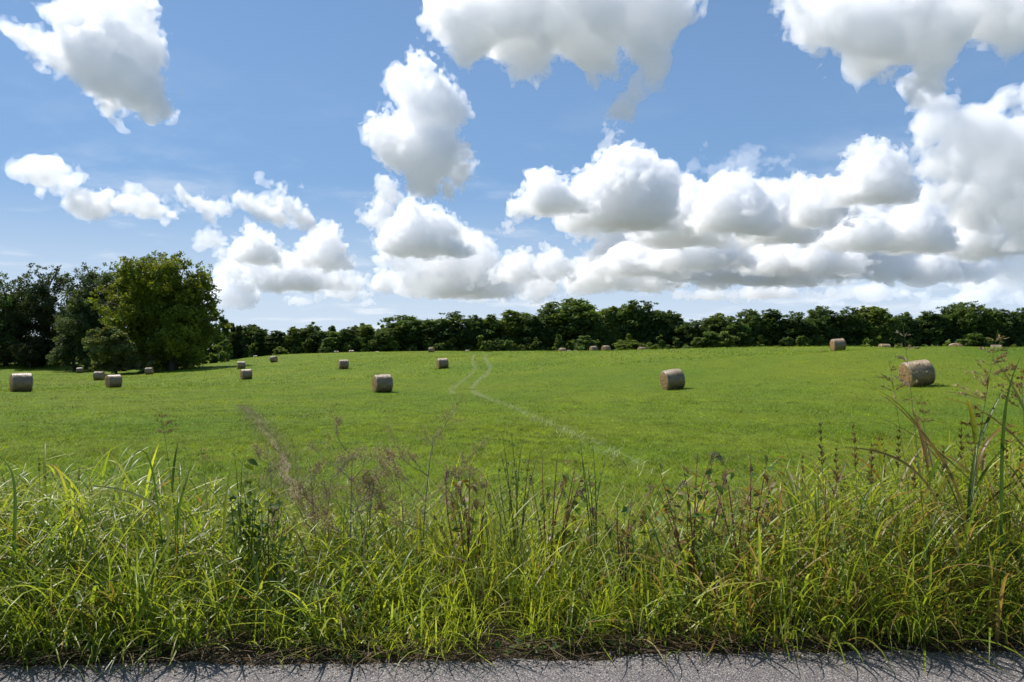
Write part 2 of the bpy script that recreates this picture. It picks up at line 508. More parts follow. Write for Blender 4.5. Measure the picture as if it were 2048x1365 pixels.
BALE_MESH = [bale_meshes(s) for s in (1, 2, 3, 4)]
for (px, yt, d, yaw, var, label) in BALES:
    p0 = ground_at(px, d)
    view = math.degrees(math.atan2(px_x(px, d), d))
    h = 0.8
    gxp = float(terrain(p0.x + h, p0.y)[0]); gxm = float(terrain(p0.x - h, p0.y)[0])
    # the axis keeps its turn as the photo shows it against the line of sight
    rz = math.radians(-yaw - view)
    slope = math.atan2(gxp - gxm, 2 * h)
    e = empty('hay_bale', (p0.x, p0.y, p0.z - 0.03))
    tilt = {1838: 7.0, 1347: 3.0, 687: -5.0, 1677: 1.5, 42: -1.5}.get(px, 0.0)
    e.rotation_euler = (0, -slope * math.cos(rz) - math.radians(tilt), rz)
    tag(e, label, 'hay bale', 'round hay bales scattered over the field')
    bar, ends = BALE_MESH[var]
    zc = BD / 2 * 0.945
    roll = (0.0, 0.0, 0.0)
    link('wrap', bar, e, (0, 0, zc), roll)
    link('hay_end', ends[0], e, (0, 0, zc), roll)
    link('hay_end', ends[1], e, (0, 0, zc), roll)
tick('bales')

# ------------------------------------------------------------------ trees
M_LEAF = leaf_material('tree_foliage', rough=0.6, trans=0.42, spec=0.18, vary=0.2)
M_BARK = matte('bark', (0.05, 0.04, 0.03), (0.14, 0.115, 0.09), 3.0, 0.9, 0.05)

def leaf_quads(C, rng, size, up=0.35):
    n = len(C)
    nrm = rng.normal(size=(n, 3)); nrm[:, 2] = np.abs(nrm[:, 2]) + up
    nrm /= np.linalg.norm(nrm, axis=1)[:, None]
    t = np.cross(nrm, rng.normal(size=(n, 3))); t /= np.linalg.norm(t, axis=1)[:, None]
    b = np.cross(nrm, t)
    s = size * rng.uniform(0.6, 1.35, n)[:, None]
    k = s * rng.uniform(0.45, 0.75, n)[:, None]
    V = np.stack([C - t * s, C - b * k + nrm * s * 0.12, C + t * s, C + b * k + nrm * s * 0.12], 1).reshape(-1, 3)
    return V, np.arange(4 * n).reshape(-1, 4)

def leaf_tris(C, rng, size, up=0.35):
    n = len(C)
    nrm = rng.normal(size=(n, 3)); nrm[:, 2] = np.abs(nrm[:, 2]) + up
    nrm /= np.linalg.norm(nrm, axis=1)[:, None]
    t = np.cross(nrm, rng.normal(size=(n, 3))); t /= np.linalg.norm(t, axis=1)[:, None]
    b = np.cross(nrm, t)
    s = size * rng.uniform(0.7, 1.45, n)[:, None]
    k = s * rng.uniform(0.6, 0.95, n)[:, None]
    V = np.stack([C - t * s * 0.75 - b * k, C - t * s * 0.75 + b * k, C + t * s * 1.1], 1).reshape(-1, 3)
    return V, np.arange(3 * n).reshape(-1, 3)

def foliage(lobes, rng, n_leaf, size, base_col, clump=0.42, per=36, shell=0.45, hue=0.2):
    """leaf sprays gathered in clumps over the outer part of each lobe (x, y, z, rx, ry, rz)"""
    lobes = np.array(lobes, float)
    area = (lobes[:, 3] * lobes[:, 5]) ** 1.0
    ncl = max(len(lobes) * 3, n_leaf // per)
    li = rng.choice(len(lobes), ncl, p=area / area.sum())
    d = rng.normal(size=(ncl, 3)); d /= np.linalg.norm(d, axis=1)[:, None]
    rad = shell + (1 - shell) * rng.uniform(0, 1, ncl) ** 0.6
    cc = lobes[li, :3] + d * lobes[li, 3:6] * rad[:, None]
    cr = clump * lobes[li, 3:6].mean(1) * rng.uniform(0.55, 1.25, ncl)
    w = cr ** 2
    k = rng.choice(ncl, n_leaf, p=w / w.sum())
    o = rng.normal(size=(n_leaf, 3)); o /= np.linalg.norm(o, axis=1)[:, None]
    o *= (rng.uniform(0, 1, n_leaf) ** 0.45)[:, None]
    o[:, 2] *= 0.8
    P = cc[k] + o * cr[k][:, None]
    V, Q = leaf_tris(P, rng, size)
    tone = 1 + hue * rng.normal(size=ncl)[k] + 0.06 * rng.normal(size=n_leaf)
    warm = np.clip(rng.normal(0, 0.12, ncl)[k], -0.3, 0.45)
    c = np.array(base_col)[None] * np.clip(tone, 0.5, 1.7)[:, None]
    c = c * np.c_[1 + warm, 1 + 0.4 * warm, 1 - 0.5 * warm]
    return V, Q, np.repeat(c, 3, axis=0)

def tube(path, rad, na=7):
    path = np.array(path, float); rad = np.array(rad, float)
    t = np.gradient(path, axis=0); t /= np.linalg.norm(t, axis=1)[:, None] + 1e-9
    ref = np.array([0.31, 0.95, 0.05])
    u = np.cross(t, ref); u /= np.linalg.norm(u, axis=1)[:, None] + 1e-9
    w = np.cross(t, u)
    a = np.linspace(0, 2 * PI, na, endpoint=False)
    V = (path[:, None] + rad[:, None, None] * (np.cos(a)[None, :, None] * u[:, None] + np.sin(a)[None, :, None] * w[:, None])).reshape(-1, 3)
    n = len(path); ii = np.arange(n * na).reshape(n, na); jj = np.roll(ii, -1, 1)
    return V, np.stack([ii[:-1], jj[:-1], jj[1:], ii[1:]], -1).reshape(-1, 4)

def joined(parts):
    vs, fs, o = [], [], 0
    for V, Q in parts:
        vs.append(V); fs.append(Q + o); o += len(V)
    return np.concatenate(vs), np.concatenate(fs)

def trunk_mesh(lobes, rng, H, r0):
    parts = []
    top = np.array([rng.normal(0, 0.02) * H, rng.normal(0, 0.02) * H, H * 0.86])
    k = np.linspace(0, 1, 9)
    path = np.outer(k, top) + np.c_[np.sin(k * 5) * 0.012 * H, np.cos(k * 4) * 0.01 * H - 0.01 * H, 0 * k]
    path[0, 2] = -0.5
    parts.append(tube(path, r0 * (1.25 - 1.1 * k ** 0.8) + 0.02))
    for L in lobes:
        c = np.array(L[:3]); hh = max(0.12 * H, min(c[2] * 0.7, 0.7 * H))
        s = top * (hh / top[2])
        m_ = (s + c) / 2 + np.array([0, 0, 0.08 * np.linalg.norm(c - s)]) + rng.normal(0, .15, 3)
        q = np.linspace(0, 1, 6)[:, None]
        pth = (1 - q) ** 2 * s + 2 * q * (1 - q) * m_ + q ** 2 * c
        rr = r0 * 0.42 * (1 - 0.85 * q[:, 0])
        parts.append(tube(pth, rr, 5))
    return joined(parts)

def proto(kind, seed, nl, size, col):
    """a tree of height 1 x 18 m: round oak, tall maple, narrow poplar or layered pine"""
    rng = np.random.default_rng(seed)
    H = 18.0
    lobes = []
    if kind == 'round':
        W = 6.2
        for k in range(32):
            a = rng.uniform(0, 2 * PI); h = rng.uniform(0.08, 0.88)
            ww = W * math.sin(PI * min(1, (h + 0.14) / 1.2)) ** 0.7
            r = rng.uniform(0.15, 0.72) * ww
            s = rng.uniform(1.5, 2.7)
            lobes.append((r * math.cos(a), r * math.sin(a), h * H, s, s, s * rng.uniform(0.9, 1.2)))
        lobes.append((0, 0, 0.45 * H, 4.4, 4.4, 6.8))
        lobes.append((rng.normal(0, 1), rng.normal(0, 1), 0.9 * H, 1.9, 1.9, 1.5))
    elif kind == 'tall':
        for k in range(20):
            a = rng.uniform(0, 2 * PI); h = rng.uniform(0.1, 0.92)
            ww = 3.7 * (1.0 - 0.55 * max(0, h - 0.45) / 0.55)
            r = rng.uniform(0.1, 0.8) * ww
            s = rng.uniform(1.2, 2.1)
            lobes.append((r * math.cos(a), r * math.sin(a), h * H, s, s, s * rng.uniform(0.8, 1.25)))
        lobes.append((0, 0, 0.45 * H, 2.9, 2.9, 7.2))
    elif kind == 'pine':
        for k in range(22):
            h = rng.uniform(0.12, 0.97); a = rng.uniform(0, 2 * PI)
            ww = 3.4 * (1.04 - h) ** 0.75
            r = rng.uniform(0.2, 0.9) * ww; s = 0.55 + 1.0 * (1.05 - h)
            lobes.append((r * math.cos(a), r * math.sin(a), h * H, s * 1.2, s * 1.2, s * 0.75))
        lobes.append((0, 0, 0.45 * H, 1.4, 1.4, 7.0))
    else:   # shrub
        for k in range(14):
            a = rng.uniform(0, 2 * PI); h = rng.uniform(0.08, 0.85)
            r = rng.uniform(0, 1) ** 0.6 * 6.5 * math.sqrt(max(0.05, 1 - h))
            s = rng.uniform(1.8, 3.2)
            lobes.append((r * math.cos(a), r * math.sin(a), h * H, s, s, s * 1.2))
    V, Q, C = foliage(lobes, rng, nl, size, col)
    V[:, 2] = np.maximum(V[:, 2], -0.3)
    TV, TQ = trunk_mesh(lobes[:8], rng, H, 0.34 if kind != 'shrub' else 0.16)
    V[:, 2] *= H / V[:, 2].max()
    return mesh_np('crown', V, Q, M_LEAF, C), mesh_np('trunk', TV, TQ, M_BARK, smooth=True), np.percentile(np.abs(V[:, 0]), 96)

DK = (0.078, 0.122, 0.036)      # dark oak green
MD = (0.112, 0.168, 0.042)
LT = (0.155, 0.21, 0.045)      # paler, yellower green
PROTO = {
    'r1': proto('round', 11, 22000, 0.30, DK), 'r2': proto('round', 12, 22000, 0.30, MD), 'r3': proto('round', 13, 22000, 0.30, DK),
    't1': proto('tall', 21, 17000, 0.30, MD), 't2': proto('tall', 22, 17000, 0.30, LT), 't3': proto('tall', 23, 17000, 0.30, DK),
    'p1': proto('pine', 31, 5000, 0.30, (0.04, 0.066, 0.024)), 's1': proto('shrub', 41, 12000, 0.38, MD), 's2': proto('shrub', 42, 12000, 0.38, LT),
}
_rt = np.random.default_rng(77)
def place_tree(name, kind, px, ytop, d, hw, label, group, cat='tree', depth=0.0):
    p0 = ground_at(px, d)
    ztop = EYE + (HOR - ytop) / F * d
    s = 1.03 * (ztop - p0.z) / 18.0
    cr, tk, w = PROTO[kind]
    sx = 1.12 * (hw / F * d) / w
    sx = min(max(sx, 0.55 * s), 1.9 * s)
    e = empty(name, (p0.x, p0.y, p0.z))
    rz = _rt.uniform(0, 2 * PI)
    tag(e, label, cat, group)
    link('crown', cr, e, rot=(0, 0, rz), scale=(sx, sx, s))
    link('trunk', tk, e, rot=(0, 0, rz), scale=(sx, sx, s))
    return e

FAR = [
    (478, 650, 300, 26, 'r1', 'dark low tree just right of the big tree'),
    (515, 655, 300, 24, 'r3', 'dark rounded tree above the tiny bale sliver of the left skyline'),
    (548, 662, 296, 22, 't3', 'short dark tree behind the bale at the shadow tip'),
    (592, 657, 298, 24, 't2', 'pale yellowish green tree in the left part of the far treeline'),
    (636, 652, 300, 26, 'r1', 'dark tree with bare lower side behind the left crest bales'),
    (668, 664, 294, 22, 's1', 'low rounded tree directly above two bale tops on left crest'),
    (700, 655, 300, 24, 'r3', 'dark tree directly above the right one of two crest bales'),
    (733, 650, 300, 20, 't2', 'light green tree midway between the left crest bales and the oak'),
    (765, 658, 296, 20, 'r2', 'small mid green tree left of the broad round tree'),
    (812, 632, 306, 36, 'r2', 'broad round tree left of the dark oak above the crest bale'),
    (886, 624, 306, 42, 'r1', 'broad dark oak with craggy top above the crest bale'),
    (947, 632, 306, 22, 'r3', 'narrow dark tree right of the broad dark oak'),
    (984, 630, 306, 24, 't1', 'mid green tree above the weed clump on the crest'),
    (1028, 622, 308, 26, 't2', 'pale leafy tree left of the dark tree beside the tall crown'),
    (1066, 632, 304, 22, 't3', 'dark slim tree between pale leafy tree and reddish dark crown'),
    (1098, 612, 308, 28, 'r3', 'dark crown leaning against the tallest tree of the far line'),
    (1150, 599, 310, 46, 'r2', 'tallest and broadest tree of the far line with domed crown'),
    (1200, 650, 300, 20, 's1', 'low tree in the notch right of the tallest domed tree'),
    (1222, 614, 308, 17, 't2', 'slim pale tree at the right side of the notch'),
    (1262, 602, 308, 26, 't1', 'tall loose crowned tree behind the pale green bushes'),
    (1303, 604, 308, 28, 'r1', 'tall dark tree right of the loose crowned one'),
    (1345, 623, 306, 26, 'r3', 'dark sloping crown right of the tall dark tree'),
    (1392, 641, 300, 24, 'r1', 'low dark tree in the dip of the far treeline'),
    (1436, 629, 304, 28, 'r2', 'round tree right of the dip in the far treeline'),
    (1472, 638, 298, 22, 't1', 'short tree between the round tree and twin round tops'),
    (1502, 620, 306, 20, 'r2', 'left one of twin round tops right of centre'),
    (1536, 620, 306, 24, 't3', 'right one of twin round tops right of centre'),
    (1592, 625, 304, 30, 'r1', 'wide low tree left of the skyline bale'),
    (1642, 614, 308, 30, 'r3', 'dark domed tree above left side of the skyline bale'),
    (1692, 616, 308, 30, 'r1', 'dark domed tree above right side of the skyline bale'),
    (1744, 614, 308, 28, 't2', 'paler tree behind the bale top right of the skyline bale'),
    (1776, 630, 302, 20, 'r2', 'shoulder tree left of the gap in the right treeline'),
    (1808, 626, 304, 24, 'r3', 'dark tree behind the thin seed stalk'),
    (1850, 624, 304, 24, 't3', 'dark tree above the striped bale'),
    (1886, 612, 308, 24, 'r1', 'dark crown left of the highest right hand tree'),
    (1924, 606, 308, 30, 'r2', 'highest tree of the right hand treeline'),
    (1977, 611, 306, 20, 't1', 'narrow upright tree behind the tallest seed head'),
    (2006, 620, 304, 20, 't3', 'dark tree right of the narrow upright tree'),
    (2040, 618, 304, 24, 'r3', 'dark tree cut by the right edge of the picture'),
]
for (px, yt, d, hw, k, lab) in FAR:
    place_tree('tree', k, px, yt, d, hw, lab, 'trees of the far treeline')
for (px, yt, d, hw, k, lab) in [
        (1240, 682, 262, 26, 's2', 'left pale green bush at the foot of the far trees'),
        (1272, 681, 258, 24, 's2', 'taller pale green bush behind the half hidden bale'),
        (1310, 689, 254, 18, 's2', 'right pale green bush, lowest of the three'),
        (1420, 664, 284, 26, 's1', 'olive leafy bush below the dip of the far treeline'),
        (1450, 664, 286, 24, 's2', 'lighter bush right of the olive one below the round tree'),
        (560, 694, 282, 18, 's2', 'pale grey green bush at the foot of the left treeline'),
        (1170, 672, 288, 26, 's1', 'leafy bush under the right side of the tallest domed tree'),
        (1950, 668, 288, 26, 's1', 'bush at the foot of the right hand trees')]:
    place_tree('bush', k, px, yt, d, hw, lab, 'bushes along the treeline foot', 'bush')
tick('far trees')

# the wood behind: rows that only show as one mass
rng = np.random.default_rng(5)
vs, fs, cs, o = [], [], [], 0
def add_mass(x, y, z, h, w, n, col, size):
    global o
    lob = []
    for k in range(9):
        a = rng.uniform(0, 2 * PI); hh = rng.uniform(0.05, 0.9); r = rng.uniform(0, 0.7) * w * (1.05 - 0.6 * hh)
        s = w * rng.uniform(0.3, 0.5)
        lob.append((x + r * math.cos(a), y + r * math.sin(a), z + hh * h, s, s, s * 1.1))
    V, Q, C = foliage(lob, rng, n, size, col, per=40)
    V[:, 2] = np.maximum(V[:, 2], z - 0.5)
    vs.append(V); fs.append(Q + o); cs.append(C); o += len(V)
ridge_x = [-300, 440, 480, 540, 600, 660, 720, 800, 900, 1000, 1100, 1200, 1300, 1400, 1500, 1600, 1700, 1800, 1900, 2000, 2400]
ridge_y = [640, 634, 645, 644, 642, 636, 634, 636, 640, 635, 636, 648, 636, 644, 640, 635, 632, 636, 630, 628, 626]
for row, (d, dy, nt) in enumerate(((320, 12, 62), (346, 0, 58))):
    for k in range(nt):
        px = -150 + (2350 / nt) * (k + rng.uniform(0.1, 0.9))
        if px < 380: continue
        yt = np.interp(px, ridge_x, ridge_y) + dy + rng.normal(0, 3.0)
        q = ground_at(px, d)
        zt = EYE + (HOR - yt) / F * d
        add_mass(q.x, q.y, q.z, max(6, zt - q.z - 1), 4.4, 1300, [DK, MD, DK, (0.045, 0.072, 0.024)][rng.integers(4)], 0.55)
for k in range(190):      # hedge of brush that closes the foot of the wood
    px = 430 + 1700 * (k + rng.uniform(0, 1)) / 190
    d = rng.uniform(292, 304)
    q = ground_at(px, d)
    add_mass(q.x, q.y, q.z, rng.uniform(3, 8), 3.0, 360, [DK, LT, MD][rng.integers(3)], 0.62)
w_ = link('distant_wood', mesh_np('distant_wood', np.concatenate(vs), np.concatenate(fs), M_LEAF, np.concatenate(cs)))
tag(w_, 'dark wood massed behind the far treeline', 'wood', kind='stuff')
tick('far wood')

# left wood and the big tree
def px_tree(name, label, d, base_px, lobes_px, n_leaf, size, col, seed, cat='tree', group=None, trunk_r=0.5, thick=0.8, warm=0.26, clump=0.36, own=None):
    """a crown whose lobes are given as photo column, row, radius; depth is spread over a real crown"""
    rng = np.random.default_rng(seed)
    p0 = ground_at(base_px, d)
    lob = []
    k = d / F
    for L in lobes_px:
        x, y, r = L[:3]
        dz = L[3] if len(L) > 3 else rng.uniform(-1, 1) * 70 * thick * 0.6
        R = r * k * 1.1
        lob.append(((x - 1024) * k - p0.x, dz * k, EYE + (HOR - y) * k - p0.z, R, R * 1.15, R * 0.92))
    V, Q, C = foliage(lob, rng, n_leaf, size, col, clump=clump, hue=warm, shell=0.35, per=64)
    V[:, 2] = np.maximum(V[:, 2], -0.2)
    H = max(l[2] for l in lob)
    TV, TQ = trunk_mesh(lob, rng, H, trunk_r)
    e = empty(name, p0)
    tag(e, label, cat, group)
    link('crown', mesh_np('crown', V, Q, M_LEAF, C), e)
    link('trunk', mesh_np('trunk', TV, TQ, M_BARK, smooth=True), e)
    return e
G = 'trees of the left wood'
px_tree('tree', 'big spreading tree with yellow green crown standing out left of the field', 176, 345,
        [(300, 527, 24), (328, 518, 17), (352, 520, 18), (370, 530, 14), (275, 540, 26), (245, 552, 24), (262, 570, 30), (222, 585, 20), (240, 600, 28), (200, 603, 15), (172, 606, 12), (210, 625, 22),
         (305, 565, 38), (345, 560, 34), (380, 565, 26), (403, 540, 16), (412, 560, 14), (396, 585, 26), (422, 575, 13), (428, 600, 14), (415, 620, 22), (438, 606, 9), (452, 634, 11), (446, 650, 12), (432, 648, 16),
         (330, 610, 48), (285, 620, 42), (375, 625, 40), (330, 665, 50), (290, 680, 40), (375, 675, 42), (405, 665, 28), (350, 715, 34), (310, 720, 30), (385, 712, 26), (250, 650, 30)],
        96000, 0.26, (0.165, 0.205, 0.029), 101, group=G, trunk_r=0.75, warm=0.28)
px_tree('bush', 'spreading grey green bush at the left foot of the big tree', 168, 232,
        [(222, 664, 16), (200, 672, 14), (240, 675, 18), (185, 690, 16), (178, 712, 12), (215, 695, 24), (250, 700, 22), (200, 722, 20), (235, 725, 20), (262, 722, 16), (190, 736, 9), (282, 726, 16), (290, 742, 13), (272, 742, 10), (305, 735, 12), (260, 690, 12)],
        20000, 0.23, (0.145, 0.172, 0.06), 103, cat='bush', trunk_r=0.25, warm=0.2)
px_tree('tree', 'grey green leafy tree between the dark wood and the big tree', 208, 148,
        [(150, 625, 26), (125, 635, 18), (165, 655, 26), (140, 670, 24), (150, 700, 26), (135, 715, 20), (165, 725, 20), (160, 600, 20), (120, 650, 12), (152, 735, 14)],
        18000, 0.22, (0.08, 0.115, 0.045), 105, group=G, trunk_r=0.35)
px_tree('tree', 'tall grey green tree rising just behind the big tree on its left', 215, 180,
        [(170, 548, 20), (185, 540, 14), (150, 560, 18), (178, 575, 28), (155, 595, 28), (190, 610, 30), (165, 640, 34), (205, 545, 14), (200, 580, 22), (180, 690, 36)],
        18000, 0.25, (0.07, 0.098, 0.04), 107, group=G, trunk_r=0.45)
px_tree('tree', 'dark tree showing just above the left shoulder of the big tree', 222, 220,
        [(218, 542, 18), (235, 538, 14), (210, 565, 26), (235, 580, 30), (220, 620, 36), (225, 670, 40)],
        14000, 0.26, DK, 109, group=G, trunk_r=0.45)
px_tree('tree', 'dark craggy tree, second highest at the far left, with open side limb', 226, 85,
        [(88, 542, 16), (72, 550, 14), (104, 540, 12), (114, 534, 9), (92, 565, 24), (68, 580, 20), (108, 575, 15), (125, 580, 10), (85, 605, 32), (110, 625, 26), (70, 640, 30), (95, 670, 36), (80, 705, 30), (110, 705, 26)],
        20000, 0.26, (0.048, 0.07, 0.027), 111, group=G, trunk_r=0.5)
px_tree('tree', 'dark tree cut by the left edge of the picture', 224, 10,
        [(8, 548, 12), (-5, 560, 20), (18, 570, 18), (5, 595, 28), (25, 620, 26), (-10, 640, 36), (20, 660, 32), (10, 700, 34), (-30, 610, 30), (-30, 690, 36)],
        18000, 0.26, DK, 113, group=G, trunk_r=0.5)
px_tree('tree', 'dark tree with flat top between two taller trees at far left', 232, 45,
        [(42, 560, 13), (30, 568, 12), (50, 580, 18), (38, 605, 24), (55, 625, 24), (40, 655, 30), (50, 700, 30), (60, 560, 9)],
        16000, 0.26, (0.045, 0.066, 0.025), 115, group=G, trunk_r=0.45)
px_tree('bush', 'olive leafy bush in the dark edge of the left wood', 216, 60,
        [(60, 690, 14), (50, 700, 12), (72, 700, 13), (62, 712, 14), (45, 715, 9)],
        6000, 0.26, (0.075, 0.085, 0.034), 117, cat='bush', trunk_r=0.2)
rng = np.random.default_rng(8)
vs, fs, cs, o = [], [], [], 0
for k in range(30):
    px = -260 + 760 * (k + rng.uniform(0, 1)) / 30
    d = rng.uniform(240, 262)
    q = ground_at(px, d)
    yt = np.interp(px, [-260, 0, 60, 120, 180, 300, 400, 470, 520], [560, 575, 585, 590, 560, 570, 600, 655, 665]) + rng.normal(0, 5)
    add_mass(q.x, q.y, q.z, max(5, EYE + (HOR - yt) / F * d - q.z), 4.6, 1500, [DK, (0.05, 0.075, 0.028)][rng.integers(2)], 0.62)
for k in range(46):
    px = -200 + 660 * (k + rng.uniform(0, 1)) / 46
    d = rng.uniform(228, 238) if px < 180 else rng.uniform(196, 236)
    q = ground_at(px, d)
    add_mass(q.x, q.y, q.z, rng.uniform(3, 7), 2.8, 600, [DK, MD, DK][rng.integers(3)], 0.42)
w_ = link('left_wood', mesh_np('left_wood', np.concatenate(vs), np.concatenate(fs), M_LEAF, np.concatenate(cs)))
tag(w_, 'dark wood and brush massed behind the left hand trees', 'wood', kind='stuff')
tick('left trees')

# ------------------------------------------------------------------ grass
M_GRASS = leaf_material('grass_blades', rough=0.38, trans=0.52, tint=(1.25, 1.18, 0.6), spec=0.4, vary=0.2)
M_FIELD = leaf_material('field_grass', rough=0.55, trans=0.4, tint=(1.2, 1.15, 0.5), spec=0.08, vary=0.12)
M_DRY = leaf_material('dry_grass', rough=0.6, trans=0.25, tint=(1.1, 1.0, 0.8), spec=0.3, vary=0.2)

def blades(base, az, L, W, p0, p1, pw, nseg, col, tip=None, floor=None, fold=False, wprof=None):
    """curved tapering blades; p0, p1 lean at foot and tip (rad from upright)"""
    n = len(base)
    t = np.linspace(0, 1, nseg + 1)
    tm = (t[:-1] + t[1:]) / 2
    ph = p0[:, None] + (p1 - p0)[:, None] * tm[None] ** pw[:, None]
    ds = (L / nseg)[:, None]
    hx = np.concatenate([np.zeros((n, 1)), np.cumsum(np.sin(ph) * ds, 1)], 1)
    hz = np.concatenate([np.zeros((n, 1)), np.cumsum(np.cos(ph) * ds, 1)], 1)
    ca, sa = np.cos(az)[:, None], np.sin(az)[:, None]
    P = np.stack([base[:, 0:1] + hx * ca, base[:, 1:2] + hx * sa, base[:, 2:3] + hz], -1)
    if floor is not None:
        P[..., 2] = np.maximum(P[..., 2], floor[:, None] + 0.012 * (1 + np.arange(n)[:, None] % 5))
    wp = np.minimum(1, 0.5 + 2.2 * t) * (1 - t ** 2.4) + 0.02 if wprof is None else wprof(t)
    w = W[:, None] * wp[None] * 0.5
    side = np.stack([-np.sin(az), np.cos(az), np.zeros(n)], -1)[:, None]
    dn = np.zeros((n, 3)); dn[:, 2] = 1
    if fold:
        phn = np.concatenate([ph, ph[:, -1:]], 1)
        up = np.stack([-np.cos(phn) * ca, -np.cos(phn) * sa, np.sin(phn)], -1)
        A = P - side * w[..., None] + up * (w * 0.5)[..., None]; B = P + side * w[..., None] + up * (w * 0.5)[..., None]
        V = np.stack([A, P, B], 2)
        m = 3
    else:
        V = np.stack([P - side * w[..., None], P + side * w[..., None]], 2)
        m = 2
    idx = np.arange(n * (nseg + 1) * m).reshape(n, nseg + 1, m)
    Q = []
    for j in range(m - 1):
        Q.append(np.stack([idx[:, :-1, j], idx[:, :-1, j + 1], idx[:, 1:, j + 1], idx[:, 1:, j]], -1).reshape(-1, 4))
    c = np.repeat(col[:, None], nseg + 1, 1)
    if tip is not None:
        f = (t[None] ** 2)[..., None]
        c = c * (1 - f) + tip[:, None] * f
    c = np.repeat(c[:, :, None], m, 2).reshape(-1, 3)
    return V.reshape(-1, 3), np.concatenate(Q), c

def tri_blades(base, rng, h, w, lean, col):
    n = len(base)
    az = rng.uniform(0, 2 * PI, n)
    fa = rng.uniform(0, PI, n)
    side = np.c_[np.cos(fa), np.sin(fa), 0 * fa] * (w / 2)[:, None]
    tip = base + np.c_[np.cos(az) * lean, np.sin(az) * lean, np.ones(n)] * h[:, None]
    V = np.stack([base - side, base + side, tip], 1).reshape(-1, 3)
    return V, np.arange(3 * n).reshape(-1, 3), np.repeat(col, 3, axis=0)

def wedge(rng, n, d0, d1, pw=1.0, lim=0.78):
    """points over the ground the lens and a step aside can see, between two distances"""
    u = rng.uniform(0, 1, n)
    d = (d0 ** (2 * pw) + u * (d1 ** (2 * pw) - d0 ** (2 * pw))) ** (1 / (2 * pw))
    x = rng.uniform(-lim, lim, n) * d + rng.uniform(-1.5, 1.5, n)
    return x, d

rng = np.random.default_rng(31)
vs, fs, cs, o = [], [], [], 0
for (n, d0, d1, pw, h0, h1, w0) in ((230000, 6.6, 28, 0.62, 0.035, 0.085, 0.013), (190000, 28, 85, 0.55, 0.05, 0.11, 0.024), (100000, 85, 240, 0.5, 0.10, 0.20, 0.085)):
    x, y = wedge(rng, n, d0, d1, pw)
    z = terrain(x, y)
    y_ = field_tint(x, y)
    g1 = np.array((0.105, 0.200, 0.011)); g2 = np.array((0.275, 0.310, 0.018))
    col = g1 + (g2 - g1) * y_[:, None]
    col = col * rng.uniform(0.45, 1.5, n)[:, None]
    sc_ = np.clip(d1 / 60.0, 0.35, 3.0)
    col = col * np.clip(1 + 1.1 * fbm2(x / (0.5 * sc_), y / (1.1 * sc_), 52, 3), 0.35, 1.8)[:, None]
    pale = rng.uniform(0, 1, n) < 0.07
    col[pale] = np.array((0.42, 0.42, 0.20)) * rng.uniform(0.7, 1.3, pale.sum())[:, None]
    # worn brownish sward: low strip in the left hollow, and round the rut
    u = x / y * F + 1024
    brown = np.exp(-(((u - 150) / 75) ** 2) - ((y - 118) / 14) ** 2) * 0.55
    brown = brown + 0.75 * sstep(14, 7.5, y) * np.clip(0.5 + 1.3 * fbm2(x / 0.8, y / 0.8, 71, 3), 0, 1) + 0.5 * np.clip(fbm2(x / 1.5, y / 2.5, 72, 4) - 0.42, 0, 1) * 4
    brown = np.clip(brown * (0.5 + rng.uniform(0, 1, n)), 0, 0.8)[:, None]
    col = col * (1 - brown) + np.array((0.23, 0.17, 0.075)) * brown
    h = rng.uniform(h0, h1, n) * (0.75 + 0.5 * np.clip(0.5 + fbm2(x / 3, y / 3, 44, 3), 0, 1))
    for (bx, _t, bd, *_r) in BALES:
        if bd < 120:
            r_b = np.hypot(x - px_x(bx, bd), y - bd)
            h = h * (1 + 1.6 * np.exp(-((r_b - 0.9) / 0.35) ** 2))
    V, Tq, C = tri_blades(np.c_[x, y, z - 0.01], rng, h, w0 * rng.uniform(0.6, 1.3, n), rng.uniform(0.2, 2.2, n), col)
    vs.append(V); fs.append(Tq + o); cs.append(C); o += len(V)
f_ = link('field_grass', mesh_np('field_grass', np.concatenate(vs), np.concatenate(fs), M_FIELD, np.concatenate(cs)))
tag(f_, 'short bright green regrown grass of the hay field', 'grass', kind='stuff')
tick('field grass')

def polyline_points(pxs, n, rng, jitter):
    P = np.array([hit(*q) for q in pxs])
    seg = np.linalg.norm(np.diff(P, axis=0), axis=1); s = np.r_[0, np.cumsum(seg)]
    t = rng.uniform(0, s[-1], n)
    x = np.interp(t, s, P[:, 0]) + rng.normal(0, jitter, n)
    y = np.interp(t, s, P[:, 1]) + rng.normal(0, jitter, n)
    return x, y, t / s[-1]

def track(pxs, n, label, jit=0.13):
    x, y, t = polyline_points(pxs, n, rng, jit)
    keep = fbm2(x / 2.2, y / 2.2, 91, 3) > -0.6 + 0.3 * np.abs(t - 0.3)
    x, y = x[keep], y[keep]
    k = len(x)
    z = terrain(x, y)
    col = np.array((0.47, 0.51, 0.24)) * rng.uniform(0.7, 1.2, k)[:, None]
    V, Tq, C = tri_blades(np.c_[x, y, z], rng, rng.uniform(0.08, 0.16, k), rng.uniform(0.010, 0.024, k), rng.uniform(0.6, 1.8, k), col)
    tag(link('wheel_track', mesh_np('wheel_track', V, Tq, M_DRY, C)), label, 'wheel track', kind='stuff')
track([(950, 711), (945, 718), (947, 730), (953, 738), (938, 752), (918, 768), (903, 780), (905, 789)], 4500, 'left pale line of the pair of winding wheel tracks', 0.14)
track([(972, 711), (970, 718), (976, 728), (982, 737), (974, 748), (955, 764), (944, 775), (948, 786), (975, 798)], 5000, 'right pale line of the pair of winding wheel tracks', 0.14)
track([(975, 798), (1020, 815), (1080, 842), (1150, 873), (1230, 912), (1310, 955)], 900, 'faint near end of the wheel track running on towards the road', 0.16)

